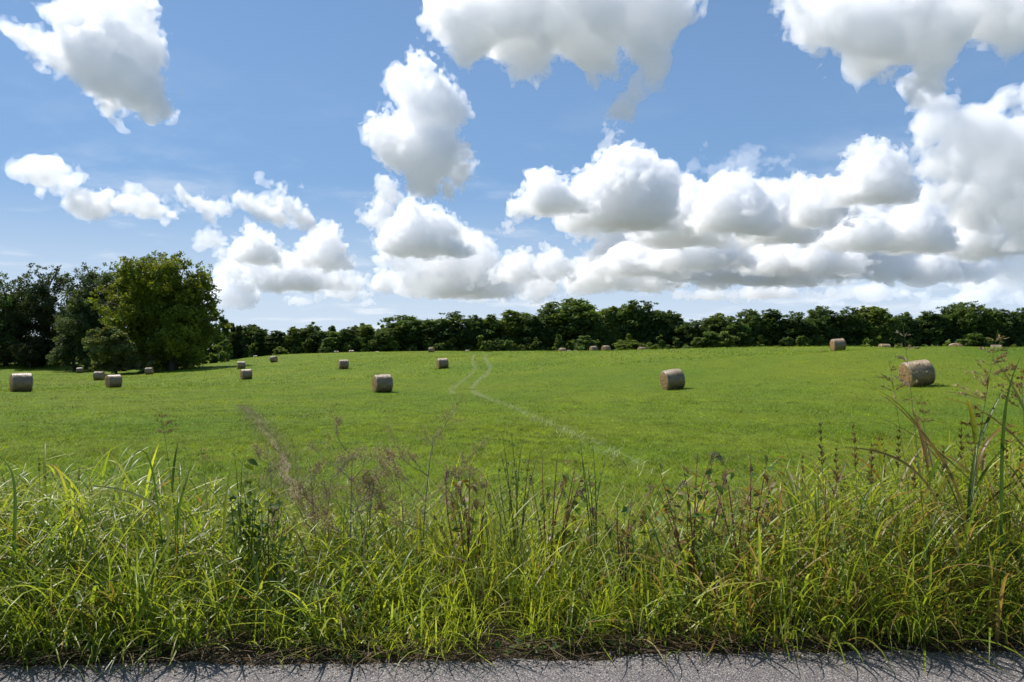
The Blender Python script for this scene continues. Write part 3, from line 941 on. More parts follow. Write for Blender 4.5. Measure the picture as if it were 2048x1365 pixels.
# eroded rut of bare soil with dry grass
M_SOIL = matte('bare_soil', (0.13, 0.10, 0.062), (0.26, 0.205, 0.135), 7.0, 0.95, 0.04, 0.1)
RUT = [(484, 812), (510, 836), (528, 858), (545, 880), (562, 905), (572, 935), (580, 965), (592, 1000)]
P = np.array([hit(*q) for q in RUT])
s = np.r_[0, np.cumsum(np.linalg.norm(np.diff(P, axis=0), axis=1))]
t = np.linspace(0, s[-1], 160)
cx = np.interp(t, s, P[:, 0]) + 0.10 * fbm2(t / 2.0, t * 0, 7, 3); cyy = np.interp(t, s, P[:, 1])
wd = 0.055 + 0.07 * fbm2(t / 3.5, t * 0 + 3, 8, 2)
wd = np.maximum(0.012, wd) * np.minimum(1, 6 * t / s[-1])
prof = [(-1.0, 0.012), (-0.55, 0.0), (0, -0.05), (0.5, 0.0), (1.0, 0.012)]
V = []
for f, dz in prof:
    xx = cx + f * (wd + 0.03 * fbm2(t / 0.5, t * 0 + f * 9, 6, 3)); zz_ = terrain(xx, cyy) + 0.012 + dz * 0.2
    V.append(np.c_[xx, cyy, zz_])
V = np.concatenate(V); m = len(t)
Q = np.concatenate([np.stack([np.arange(m - 1) + k * m, np.arange(m - 1) + (k + 1) * m, np.arange(1, m) + (k + 1) * m, np.arange(1, m) + k * m], -1) for k in range(4)])
tag(link('dirt_rut', mesh_np('dirt_rut', V, Q[:, ::-1], M_SOIL, smooth=True)), 'narrow eroded rut of bare brown soil running up the field', 'rut', kind='structure')
n = 6500
x, y, t = polyline_points(RUT, n, rng, 0.24)
z = terrain(x, y)
col = np.where(rng.uniform(0, 1, (n, 1)) < 0.5, np.array([[0.37, 0.32, 0.18]]), np.array([[0.13, 0.16, 0.03]])) * rng.uniform(0.6, 1.25, (n, 1))
V, Tq, C = tri_blades(np.c_[x, y, z], rng, rng.uniform(0.05, 0.13, n), rng.uniform(0.006, 0.014, n), rng.uniform(0.3, 1.8, n), col)
tag(link('dry_grass', mesh_np('dry_grass', V, Tq, M_DRY, C)), 'dry straw coloured grass fringing the eroded rut', 'grass', kind='stuff')

# low weed clump on the crest
n = 500
q = hit(978, 704)
a = rng.uniform(0, 2 * PI, n); r = np.sqrt(rng.uniform(0, 1, n))
V, Tq, C = tri_blades(np.c_[q.x + r * np.cos(a) * 1.1, q.y + r * np.sin(a) * 1.0, np.full(n, q.z)], rng, rng.uniform(0.2, 0.55, n) * (1.1 - r), rng.uniform(0.03, 0.08, n), rng.uniform(0.1, 0.8, n), np.array((0.10, 0.12, 0.03)) * rng.uniform(0.6, 1.3, (n, 1)))
tag(link('weed_clump', mesh_np('weed_clump', V, Tq, M_FIELD, C)), 'low tangled weed clump on the crest where the wheel tracks end', 'weeds')
tick('tracks')

# ------------------------------------------------------------------ verge: tall grass between road and field
rng = np.random.default_rng(63)
UX = [-600, 0, 250, 450, 600, 760, 900, 1000, 1120, 1300, 1450, 1600, 1800, 2048, 2600]
def verge_points(n, y0, y1, bias=1.0):
    y = y0 + (y1 - y0) * rng.uniform(0, 1, n) ** bias
    x = rng.uniform(-1, 1, n) * (0.74 * y + 0.6)
    y = y - 0.06 + 0.044 * x
    return x, y, x / y * F + 1024

def lerp3(a, b, f):
    return np.array(a)[None] * (1 - f[:, None]) + np.array(b)[None] * f[:, None]

def verge_layer(name, label, n, y0, y1, hk, wrange, droop, style, bias=1.0, nseg=7, fold=False, clumped=True, umin=None, umax=None):
    x, y, u = verge_points(n, y0, y1, bias)
    if clumped:        # blades grow in tufts
        nt = n // 9
        tx, ty, tu = verge_points(nt, y0, y1, bias)
        k = rng.integers(0, nt, n)
        x = tx[k] + rng.normal(0, 0.045, n); y = np.maximum(y0 - 0.09 + 0.044 * x, ty[k] + rng.normal(0, 0.045, n)); u = x / y * F + 1024
    if umin is not None:
        kp = (u > umin) & (u < umax); x, y, u = x[kp], y[kp], u[kp]
    n = len(x)
    z = terrain(x, y)
    hmax = np.interp(u, UX, hk)
    edge = sstep(4.0, 4.75, y)
    L = hmax * rng.uniform(0.5, 1.12, n) * (0.62 + 0.38 * edge) * (1 - 0.35 * sstep(5.9, 7.2, y))
    W = rng.uniform(*wrange, n) * (0.6 + 0.4 * L / np.maximum(hmax, .1))
    az = rng.uniform(0, 2 * PI, n)
    # at the road's edge the blades hang out towards the light and the road
    front = (y < 4.7) & (rng.uniform(0, 1, n) < 0.6)
    az[front] = rng.normal(-PI / 2, 0.8, front.sum())
    p0 = np.abs(rng.normal(0.20, 0.36, n)); p1 = p0 + np.abs(rng.normal(droop, droop * 0.5, n))
    p1 = np.minimum(p1, 2.7)
    pw = rng.uniform(1.0, 2.4, n)
    f = rng.uniform(0, 1, n)
    brownness = np.interp(u, [-600, 700, 1150, 1400, 1700, 2600], [0.05, 0.06, 0.06, 0.12, 0.22, 0.22])
    yellow = np.interp(u, [-600, 300, 700, 850, 1120, 1300, 2600], [0.25, 0.3, 0.6, 0.95, 0.8, 0.35, 0.3])
    col = lerp3((0.135, 0.225, 0.026), (0.385, 0.47, 0.05), np.clip(yellow * 0.75 + 0.5 * (f - 0.5), 0, 1))
    col *= rng.uniform(0.7, 1.25, n)[:, None]
    tipc = col * np.array((1.25, 1.05, 0.8))
    dead = rng.uniform(0, 1, n) < brownness * style
    col[dead] = lerp3((0.17, 0.085, 0.03), (0.36, 0.28, 0.13), rng.uniform(0, 1, dead.sum()))
    tb = rng.uniform(0, 1, n) < 0.10 + brownness * 0.6
    tipc[tb] = np.array((0.26, 0.14, 0.045))
    V, Q, C = blades(np.c_[x, y, z - 0.015], az, L, W, p0, p1, pw, nseg, col, tipc, floor=np.where(y - L * np.sin(p1) < 4.15, np.maximum(z, 0.0), z), fold=fold)
    o_ = link(name, mesh_np(name, V, Q, M_GRASS, C))
    tag(o_, label, 'grass', kind='stuff')
    return o_
#         -600   0    250   450   600   760   900   1000  1120  1300  1450  1600  1800  2048 2600
H_MAIN = [0.92, 0.92, 0.86, 0.66, 0.46, 0.48, 0.70, 0.74, 0.56, 0.50, 0.64, 0.86, 1.00, 1.05, 1.02]
verge_layer('verge_grass', 'tall green grass growing thick along the road edge', 9500, 4.10, 6.6, H_MAIN, (0.005, 0.012), 1.45, 1.0)
verge_layer('broad_grass', 'broad drooping grass leaves on the left half of the verge', 2000, 4.15, 6.4, [h * 1.1 for h in H_MAIN], (0.014, 0.030), 1.6, 0.8, fold=True, nseg=9, umin=-900, umax=760)
verge_layer('coarse_grass', 'coarse browning grass leaves on the right of the verge', 2500, 4.15, 6.6, [h * 1.0 for h in H_MAIN], (0.011, 0.024), 1.55, 1.7, fold=True, nseg=9, umin=1250, umax=3000)
verge_layer('upright_grass', 'bright yellow green upright grass in the middle of the verge', 3200, 4.25, 5.9, [h * 1.1 for h in H_MAIN], (0.009, 0.019), 0.8, 0.5, umin=640, umax=1330)
verge_layer('under_grass', 'short shaded grass under the tall verge', 9000, 4.24, 7.4, [0.36] * 15, (0.005, 0.010), 1.0, 1.0, nseg=5)
# leaves that leave the stalks above the ground and arch over each other
def tangle(name, label, n, umin, umax, wr, brown):
    x, y, u = verge_points(n * 3, 4.2, 6.3)
    kp = (u > umin) & (u < umax); x, y, u = x[kp][:n], y[kp][:n], u[kp][:n]
    n = len(x); z = terrain(x, y)
    h = np.interp(u, UX, H_MAIN)
    z0 = z + h * rng.uniform(0.08, 0.72, n) * (0.5 + 0.5 * sstep(4.1, 4.7, y))
    az = rng.uniform(0, 2 * PI, n)
    L = rng.uniform(0.22, 0.55, n); W = rng.uniform(*wr, n)
    p0 = rng.uniform(0.25, 1.1, n); p1 = p0 + rng.uniform(0.3, 1.5, n)
    f = rng.uniform(0, 1, n)
    col = lerp3((0.135, 0.225, 0.03), (0.36, 0.43, 0.06), f) * rng.uniform(0.75, 1.2, (n, 1))
    tip = col * np.array((1.2, 1.0, 0.8))
    b = rng.uniform(0, 1, n) < brown
    col[b] = lerp3((0.20, 0.11, 0.04), (0.42, 0.34, 0.17), rng.uniform(0, 1, b.sum())); tip[b] = col[b]
    tb = rng.uniform(0, 1, n) < brown * 2
    tip[tb] = np.array((0.30, 0.17, 0.06))
    V, Q, C = blades(np.c_[x, y, z0], az, L, W, p0, np.minimum(p1, 2.6), rng.uniform(0.8, 1.6, n), 7, col, tip, floor=np.maximum(z, np.where(y < 4.5, 0.0, -9)), fold=True)
    tag(link(name, mesh_np(name, V, Q, M_GRASS, C)), label, 'grass', kind='stuff')
tangle('arching_leaves', 'arching grass leaves tangled in the left half of the verge', 2300, -900, 800, (0.008, 0.022), 0.06)
tangle('crossing_leaves', 'thin crossing leaves in the middle of the verge', 1500, 800, 1300, (0.006, 0.013), 0.08)
tangle('browning_leaves', 'browning leaves tangled in the right half of the verge', 2600, 1300, 3000, (0.008, 0.021), 0.16)
# dead thatch on the ground
x, y, u = verge_points(4200, 3.98, 7.0, 1.3)
n = len(x)
z = np.maximum(terrain(x, y), np.where(y < 4.12 + 0.044 * x, 0.004, -9))
V, Q, C = blades(np.c_[x, y, z + rng.uniform(0.0, 0.10, n)], rng.uniform(0, 2 * PI, n), rng.uniform(0.08, 0.3, n), rng.uniform(0.002, 0.006, n), rng.uniform(1.1, 1.6, n), rng.uniform(1.4, 2.0, n), np.ones(n), 3,
                 lerp3((0.09, 0.055, 0.03), (0.24, 0.17, 0.09), rng.uniform(0, 1, n) ** 1.6), floor=z)
tag(link('thatch', mesh_np('thatch', V, Q, M_DRY, C)), 'brown dead thatch lying under the verge grass', 'grass', kind='stuff')

# loose chippings and soil crumbs along the broken edge
n = 2600
x = rng.uniform(-4.2, 4.2, n); y = 4.03 + 0.044 * x + rng.normal(0.0, 0.06, n) - np.abs(rng.normal(0, 0.07, n))
r = rng.uniform(0.0025, 0.008, n)
oct_ = np.array([(1, 0, 0), (-1, 0, 0), (0, 1, 0), (0, -1, 0), (0, 0, 1), (0, 0, -1)], float)
of = np.array([(0, 2, 4), (2, 1, 4), (1, 3, 4), (3, 0, 4), (2, 0, 5), (1, 2, 5), (3, 1, 5), (0, 3, 5)])
V = (np.c_[x, y, 0.3 * r][:, None] + oct_[None] * r[:, None, None] * rng.uniform(0.5, 1.2, (n, 6, 1))).reshape(-1, 3)
Q = (of[None] + (np.arange(n) * 6)[:, None, None]).reshape(-1, 3)
C = np.repeat(np.where(rng.uniform(0, 1, (n, 1)) < 0.45, np.array([[0.10, 0.07, 0.045]]), np.array([[0.26, 0.24, 0.23]])) * rng.uniform(0.6, 1.4, (n, 1)), 6, axis=0)
tag(link('gravel', mesh_np('gravel', V, Q, M_DRY, C)), 'loose chippings and soil crumbs along the broken asphalt edge', 'gravel', kind='stuff')

# small broad leaves creeping at the road edge
M_WEED = leaf_material('weed_leaves', rough=0.5, trans=0.42, spec=0.2)
def leaf_shape(n=5, fold=0.18, droop=0.22):
    t = np.linspace(0, 1, n + 1); w = np.sin(PI * t ** 0.8) * (1 - 0.25 * t) * 0.28
    P = []
    for ti, wi in zip(t, w):
        zc = -droop * ti * ti
        P += [(ti, -wi, zc + fold * wi), (ti, 0, zc), (ti, wi, zc + fold * wi)]
    P = np.array(P); q = []
    for i in range(n):
        for j in (0, 1):
            q.append((i * 3 + j, i * 3 + j + 1, i * 3 + j + 4, i * 3 + j + 3))
    return P, np.array(q)
LSV, LSQ = leaf_shape()
def leaves(P, az, el, size, col, rng):
    n = len(P)
    ca, sa, ce, se = np.cos(az), np.sin(az), np.cos(el), np.sin(el)
    X = np.stack([ca * ce, sa * ce, se], -1); Y = np.stack([-sa, ca, 0 * sa], -1)
    rl = rng.normal(0, 0.5, n)
    Z = np.cross(X, Y); Y2 = Y * np.cos(rl)[:, None] + Z * np.sin(rl)[:, None]; Z = np.cross(X, Y2)
    V = P[:, None] + size[:, None, None] * (LSV[None, :, 0:1] * X[:, None] + LSV[None, :, 1:2] * Y2[:, None] + LSV[None, :, 2:3] * Z[:, None])
    Q = (LSQ[None] + (np.arange(n) * len(LSV))[:, None, None]).reshape(-1, 4)
    return V.reshape(-1, 3), Q, np.repeat(col, len(LSV), axis=0)
n = 1500
nt = 90
tx, ty, tu = verge_points(nt, 4.08, 5.0, 1.6)
k = rng.integers(0, nt, n)
x = tx[k] + rng.normal(0, 0.06, n); y = np.maximum(4.0 + 0.044 * x, ty[k] + rng.normal(0, 0.05, n))
z = np.maximum(terrain(x, y), -0.03) + np.abs(rng.normal(0, 0.075, n)) + 0.02
V, Q, C = leaves(np.c_[x, y, z], rng.uniform(0, 2 * PI, n), rng.normal(0.15, 0.4, n), rng.uniform(0.018, 0.05, n), lerp3((0.04, 0.085, 0.016), (0.10, 0.155, 0.03), rng.uniform(0, 1, n)), rng)
tag(link('ground_weeds', mesh_np('ground_weeds', V, Q, M_WEED, C)), 'small leafed weeds creeping along the asphalt edge', 'weeds', kind='stuff')
tick('verge grass')

# ------------------------------------------------------------------ single plants in the verge
M_STEM = matte('green_stem', (0.09, 0.13, 0.025), (0.16, 0.19, 0.05), 12.0, 0.5)
M_TWIG = matte('dead_twig', (0.15, 0.115, 0.08), (0.32, 0.265, 0.195), 9.0, 0.9)
M_RED = matte('red_stem', (0.20, 0.035, 0.05), (0.28, 0.09, 0.07), 9.0, 0.45)
M_BERRY = matte('dark_berry', (0.02, 0.006, 0.018), (0.14, 0.02, 0.045), 30.0, 0.25, spec=0.6)
M_SEED = leaf_material('seed_head', rough=0.7, trans=0.25, spec=0.2, vary=0.3)

def stem_curve(base, top, bend, n=12):
    q = np.linspace(0, 1, n)[:, None]
    mid = (np.array(base) + np.array(top)) / 2 + np.array(bend)
    return (1 - q) ** 2 * np.array(base) + 2 * q * (1 - q) * mid + q ** 2 * np.array(top)

def single_blade(base, az, L, W, p0, p1, pw, col, tipc, name, parent, mat=None):
    V, Q, C = blades(np.array([base]), np.array([az]), np.array([L]), np.array([W]), np.array([p0]), np.array([p1]), np.array([pw]), 12, np.array([col]), np.array([tipc]), fold=True)
    return link(name, mesh_np(name, V, Q, mat or M_GRASS, C), parent)

def panicle(axis, rng, L, n_br, col, spread, size, tight=False):
    """open grass panicle: whorled side branches hung with narrow spikelets"""
    parts, sv, sq, sc, o = [], [], [], [], 0
    m = len(axis)
    for k in range(n_br):
        f = k / n_br
        i = int((m - 1) * (0.05 + 0.9 * f))
        b = axis[i]
        a = rng.uniform(0, 2 * PI)
        ln = L * spread * (1.0 - 0.75 * f) * rng.uniform(0.7, 1.15)
        el = rng.uniform(0.35, 0.9) if not tight else rng.uniform(1.1, 1.45)
        d = np.array([math.cos(a) * math.cos(el), math.sin(a) * math.cos(el), math.sin(el)])
        q = np.linspace(0, 1, 6)[:, None]
        pth = b + d * ln * q + np.array([0, 0, -0.22 * ln]) * q ** 2
        parts.append(tube(pth, np.full(6, 0.0009), 3))
        ns = max(3, int(ln / (size * 0.42)))
        t = rng.uniform(0.15, 1.0, ns)[:, None]
        C0 = b + d * ln * t + np.array([0, 0, -0.22 * ln]) * t ** 2
        dd = d + rng.normal(0, 0.35, (ns, 3)); dd /= np.linalg.norm(dd, axis=1)[:, None]
        u = np.cross(dd, rng.normal(size=(ns, 3))); u /= np.linalg.norm(u, axis=1)[:, None]
        w = np.cross(dd, u)
        s_ = size * rng.uniform(0.7, 1.2, (ns, 1))
        V = np.stack([C0, C0 + dd * s_ * 0.5 + u * s_ * 0.17, C0 + dd * s_, C0 + dd * s_ * 0.5 - u * s_ * 0.17, C0 + dd * s_ * 0.45 + w * s_ * 0.15, C0 + dd * s_ * 0.45 - w * s_ * 0.15], 1).reshape(-1, 3)
        I = (np.arange(ns) * 6)[:, None]
        Q = np.concatenate([I + np.array([[0, 1, 2, 3]]), I + np.array([[0, 4, 2, 5]])])
        sv.append(V); sq.append(Q + o); o += len(V)
        sc.append(np.repeat(np.array(col)[None] * rng.uniform(0.65, 1.3, (ns, 1)), 6, axis=0))
    TV, TQ = joined(parts)
    V = np.concatenate(sv + [TV]); Q = np.concatenate(sq + [TQ + o])
    C = np.concatenate(sc + [np.repeat(np.array([[0.22, 0.17, 0.09]]), len(TV), axis=0)])
    return V, Q, C

STRAW = (0.46, 0.36, 0.19); BROWN = (0.24, 0.125, 0.055); DARKB = (0.15, 0.085, 0.045)
def at(px, py, d):
    return np.array([px_x(px, d), d, EYE - (py - HOR) / F * d])

def grass_stalk(d, base_px, joint, tip, head_frac, head_col, spread, label, leafs=(), n_br=16, stem_r=0.0028, tight=False, seed=0, size=0.011, bend=0.0):
    """one flowering grass stalk: stem, its leaves and its seed head"""
    rng = np.random.default_rng(1000 + seed)
    b = ground_at(base_px, d)
    e = empty('grass_stalk', b)
    tag(e, label, 'grass stalk', 'flowering grass stalks in the verge')
    b = np.array(b); top = at(tip[0], tip[1], d) - b
    ax = stem_curve((0, 0, 0), top, (bend, 0.0, 0.0), 26)
    cut = int(26 * (1 - head_frac))
    V, Q = tube(ax, np.linspace(stem_r, 0.0009, 26), 6)
    link('stem', mesh_np('stem', V, Q, M_STEM, smooth=True), e)
    L = np.linalg.norm(ax[-1] - ax[cut])
    V, Q, C = panicle(ax[cut:], rng, L, n_br, head_col, spread, size, tight)
    link('seed_head', mesh_np('seed_head', V, Q, M_SEED, C), e)
    for (f, az, ln, w, p0, p1, col) in leafs:
        pt = ax[int(25 * f)]
        single_blade(pt, az, ln, w, p0, p1, 1.3, col, (col[0] * 1.3, col[1] * 0.95, col[2] * 0.8), 'leaf', e)
    return e
GR = (0.070, 0.125, 0.020); YG = (0.15, 0.19, 0.03); OL = (0.11, 0.115, 0.03); RB = (0.20, 0.13, 0.04)
grass_stalk(4.55, 1915, None, (1996, 660), 0.24, STRAW, 0.52, 'tallest grass stalk with open straw seed head near the right edge',
            [(0.36, 0.9, 0.55, 0.030, 0.55, 0.75, GR), (0.50, 2.9, 0.72, 0.026, 0.75, 1.25, OL), (0.60, 0.35, 0.40, 0.026, 0.45, 0.72, GR), (0.30, 2.4, 0.5, 0.024, 0.15, 0.55, GR), (0.2, 3.4, 0.6, 0.025, 0.4, 1.8, YG)], 34, 0.0050, seed=1, size=0.024, bend=-0.05)
grass_stalk(4.4, 1862, None, (1806, 650), 0.20, (0.36, 0.31, 0.23), 0.34, 'thin grass stalk with sparse grey seed head beside the striped bale',
            [(0.3, 0.2, 0.45, 0.014, 0.3, 1.7, OL)], 16, 0.0028, seed=2, size=0.022, bend=0.03)
grass_stalk(4.6, 1840, None, (1778, 722), 0.16, (0.42, 0.34, 0.16), 0.55, 'thin leaning stalk with yellowish seed head left of the striped bale', [], 16, 0.0024, seed=3, size=0.020, bend=0.04)
grass_stalk(4.7, 2062, None, (2042, 720), 0.20, (0.33, 0.20, 0.09), 0.7, 'brown seed stalk half cut by the right edge of the picture', [(0.5, 3.3, 0.4, 0.02, 0.5, 1.2, GR)], 24, 0.0032, seed=4, size=0.022)
grass_stalk(4.7, 372, None, (322, 818), 0.12, (0.34, 0.27, 0.11), 0.5, 'lone thin seed stalk rising from the grass on the left',
            [(0.62, 1.7, 0.34, 0.016, 0.1, 0.9, GR)], 16, 0.003, seed=5, size=0.020, bend=0.02)
grass_stalk(4.5, 442, None, (402, 888), 0.08, (0.40, 0.33, 0.15), 0.6, 'left seed stalk with bent yellowing leaves beside the dark shrub', [(0.8, 3.2, 0.30, 0.014, 0.8, 2.2, YG), (0.5, 0.4, 0.4, 0.02, 0.3, 1.3, YG)], 8, 0.0026, seed=6)
for i_, (bp, tip, lab, col_) in enumerate([
        (2030, (2062, 740), 'leafy stalk leaning out of the picture at the right edge', STRAW),
        (1960, (1948, 800), 'leafy stalk with brown head left of the tallest stalk', BROWN),
        (1885, (1842, 792), 'broad leaved stalk below the striped bale', (0.34, 0.26, 0.12)),
        (2010, (2022, 840), 'short leafy stalk at the foot of the right edge', BROWN),
        (1990, (1935, 862), 'leafy stalk leaning left among the brown spikes', (0.30, 0.2, 0.09)),
        (1780, (1758, 868), 'leafy stalk at the left of the tall right hand clump', BROWN)]):
    rl_ = np.random.default_rng(700 + i_)
    grass_stalk(4.45 + 0.12 * i_, bp, None, tip, 0.14, col_, 0.42, lab,
                [(f_, rl_.uniform(0, 6.28), rl_.uniform(0.35, 0.65), rl_.uniform(0.02, 0.032), rl_.uniform(0.3, 0.8), rl_.uniform(1.0, 2.0), [GR, YG, OL, GR, RB, YG][q_ % 6]) for q_, f_ in enumerate((0.25, 0.38, 0.5, 0.6, 0.7, 0.8))], 18, 0.004, seed=80 + i_, size=0.020, bend=rl_.uniform(-.04, .04))
k = 0
HEADS = [(1640, 838, 'first'), (1706, 842, 'second'), (1742, 880, 'third'), (1798, 852, 'fourth'), (1852, 880, 'fifth'), (1886, 886, 'sixth'), (1922, 838, 'seventh'), (1968, 870, 'eighth'), (2012, 880, 'ninth'), (2040, 890, 'tenth'),
         (1604, 908, None), (1672, 890, None), (1768, 905, None), (1832, 905, None), (1945, 900, None), (1990, 905, None)]
rs = np.random.default_rng(12)
low = 0
for (px, py, nth) in HEADS:
    k += 1
    d = 4.5 + 0.9 * rs.uniform()
    if nth:
        lab = nth + ' from the left of the tall brown seed spikes on the right verge'
    else:
        low += 1
        lab = ['first', 'second', 'third', 'fourth', 'fifth', 'sixth'][low - 1] + ' from the left of the shorter brown seed spikes on the right verge'
    grass_stalk(d, px + rs.uniform(-25, 25), None, (px, py), 0.24, [BROWN, DARKB, (0.30, 0.17, 0.08)][k % 3], 0.22, lab,
                [(0.45, rs.uniform(0, 6.28), 0.45, 0.014, 0.3, 1.6, [OL, RB, GR][k % 3]), (0.25, rs.uniform(0, 6.28), 0.5, 0.016, 0.3, 1.8, [GR, OL, RB][k % 3])], 26, 0.0028, True, seed=20 + k, size=0.017, bend=rs.uniform(-.03, .03))
for i, (px, py, lab) in enumerate([(78, 908, 'faint reddish seed spike at the far left of the verge'), (92, 925, 'shorter reddish seed spike at the far left of the verge'), (158, 930, 'grey seed spike left of the long pale arching leaf')]):
    grass_stalk(4.9, px + 8, None, (px, py), 0.14, (0.26, 0.15, 0.09), 0.28, lab, [], 10, 0.0018, True, seed=50 + i, size=0.011)

# long single grass leaves that stand out
def long_leaf(d, base, pts, W, col, label, tipc=None):
    """a long leaf drawn through points (column, row) at one distance, really folded along its midrib"""
    b = np.array(ground_at(base, d))
    P = np.array([b] + [at(x, y, d + dd) for (x, y, dd) in pts]) - b
    s_ = np.r_[0, np.cumsum(np.linalg.norm(np.diff(P, axis=0), axis=1))]
    t = np.linspace(0, s_[-1], 24)
    S = np.stack([np.interp(t, s_, P[:, i]) for i in range(3)], -1)
    for _ in range(4):
        S[1:-1] = (S[:-2] + 2 * S[1:-1] + S[2:]) / 4
    tg = np.gradient(S, axis=0); tg /= np.linalg.norm(tg, axis=1)[:, None]
    sd = np.cross(tg, np.array([0.25, -0.9, 0.35])); sd /= np.linalg.norm(sd, axis=1)[:, None] + 1e-9
    nn = np.cross(tg, sd)
    q = t / t[-1]
    w = W / 2 * np.minimum(1, 0.15 + 1.4 * np.maximum(0, q - 0.12)) * (1 - q ** 3) + 0.0006
    V = np.stack([S - sd * w[:, None] + nn * (w * .4)[:, None], S, S + sd * w[:, None] + nn * (w * .4)[:, None]], 1).reshape(-1, 3)
    idx = np.arange(24 * 3).reshape(24, 3)
    Q = np.concatenate([np.stack([idx[:-1, j], idx[:-1, j + 1], idx[1:, j + 1], idx[1:, j]], -1) for j in (0, 1)])
    c = np.array(col)[None] * (1 - q[:, None] ** 2) + np.array(tipc or col)[None] * q[:, None] ** 2
    o_ = link('grass_leaf', mesh_np('grass_leaf', V, Q, M_GRASS, np.repeat(c, 3, axis=0)), loc=tuple(b))
    tag(o_, label, 'grass leaf', 'long single grass leaves standing out of the verge')
long_leaf(4.5, 335, [(325, 1080, 0), (310, 960, 0), (298, 905, 0), (288, 886, -.02), (276, 884, -.04), (266, 900, -.06), (260, 930, -.08)], 0.016, GR, 'tall leaf bent over at its tip like a hook on the left')
long_leaf(4.4, 300, [(345, 1040, 0), (300, 1000, 0), (250, 980, -.05), (205, 971, -.08), (160, 972, -.1)], 0.024, (0.13, 0.17, 0.06), 'long pale leaf arching left above the grass', (0.25, 0.28, 0.14))
long_leaf(4.5, 360, [(352, 1040, 0), (365, 985, 0), (380, 945, 0), (384, 922, 0)], 0.026, GR, 'broad dark upright leaf with pointed tip right of the hooked leaf')
long_leaf(4.3, 20, [(30, 1060, 0), (32, 990, 0), (26, 935, 0), (12, 915, -.03), (-4, 910, -.06)], 0.026, (0.06, 0.11, 0.03), 'tall leaf bending out of the picture at the left edge')
long_leaf(4.3, 452, [(448, 1060, 0), (452, 985, 0), (462, 940, 0), (468, 905, 0)], 0.02, YG, 'upright bright leaf touching the dark shrub')
long_leaf(4.25, 60, [(100, 1230, -.02), (150, 1190, -.05), (205, 1165, -.1), (250, 1155, -.14), (180, 1180, -.1)][:4], 0.018, (0.12, 0.16, 0.05), 'long leaf arching low over the left of the verge')
long_leaf(4.4, 760, [(745, 1130, 0), (690, 1090, -.02), (640, 1070, -.04), (660, 1030, -.02)][:3], 0.014, YG, 'low yellow leaf leaning left in the middle verge')
long_leaf(4.35, 990, [(960, 1140, 0), (905, 1100, 0), (850, 1060, -.03), (800, 1045, -.05), (768, 1033, -.08)], 0.015, YG, 'long straight yellow green leaf slanting left in the middle')
long_leaf(4.4, 1005, [(985, 1050, 0), (965, 985, 0), (950, 950, 0), (944, 930, 0)], 0.013, (0.20, 0.22, 0.03), 'pointed yellow leaf standing up before the left pokeweed')
long_leaf(4.35, 1330, [(1322, 1140, 0), (1340, 1080, 0), (1360, 1020, 0), (1372, 985, 0)], 0.015, (0.17, 0.2, 0.08), 'pale blade slanting up to the right before the right pokeweeds')
long_leaf(4.5, 1930, [(1935, 1060, 0), (1912, 960, .02), (1860, 880, .03), (1800, 815, .03), (1775, 798, .03)], 0.036, OL, 'long brown tipped leaf slanting up left from the tallest stalk', (0.26, 0.15, 0.04))
long_leaf(4.5, 1905, [(1880, 1000, 0), (1830, 935, 0), (1790, 912, 0), (1730, 895, 0), (1680, 895, 0)], 0.028, OL, 'olive leaf arching left across the brown seed spikes', (0.22, 0.16, 0.05))
long_leaf(4.3, 1800, [(1798, 1100, 0), (1806, 1040, 0), (1812, 1010, -.02), (1780, 1020, -.06), (1758, 1060, -.08)], 0.024, YG, 'light green leaf folded sharply down on the right')
long_leaf(4.25, 1690, [(1700, 1230, 0), (1665, 1215, -.06), (1672, 1250, -.12), (1685, 1310, -.16)], 0.022, GR, 'leaf hanging straight down over the road edge on the right')
long_leaf(4.2, 130, [(175, 1300, -.05), (230, 1310, -.12), (150, 1345, -.2), (90, 1355, -.3)][:2], 0.02, GR, 'leaf lying out over the asphalt at the left')
long_leaf(4.35, 2000, [(2005, 900, 0), (2012, 800, 0), (2028, 735, 0), (2042, 712, 0)], 0.040, (0.06, 0.12, 0.018), 'broad fresh leaf slanting up beside the tallest stalk')

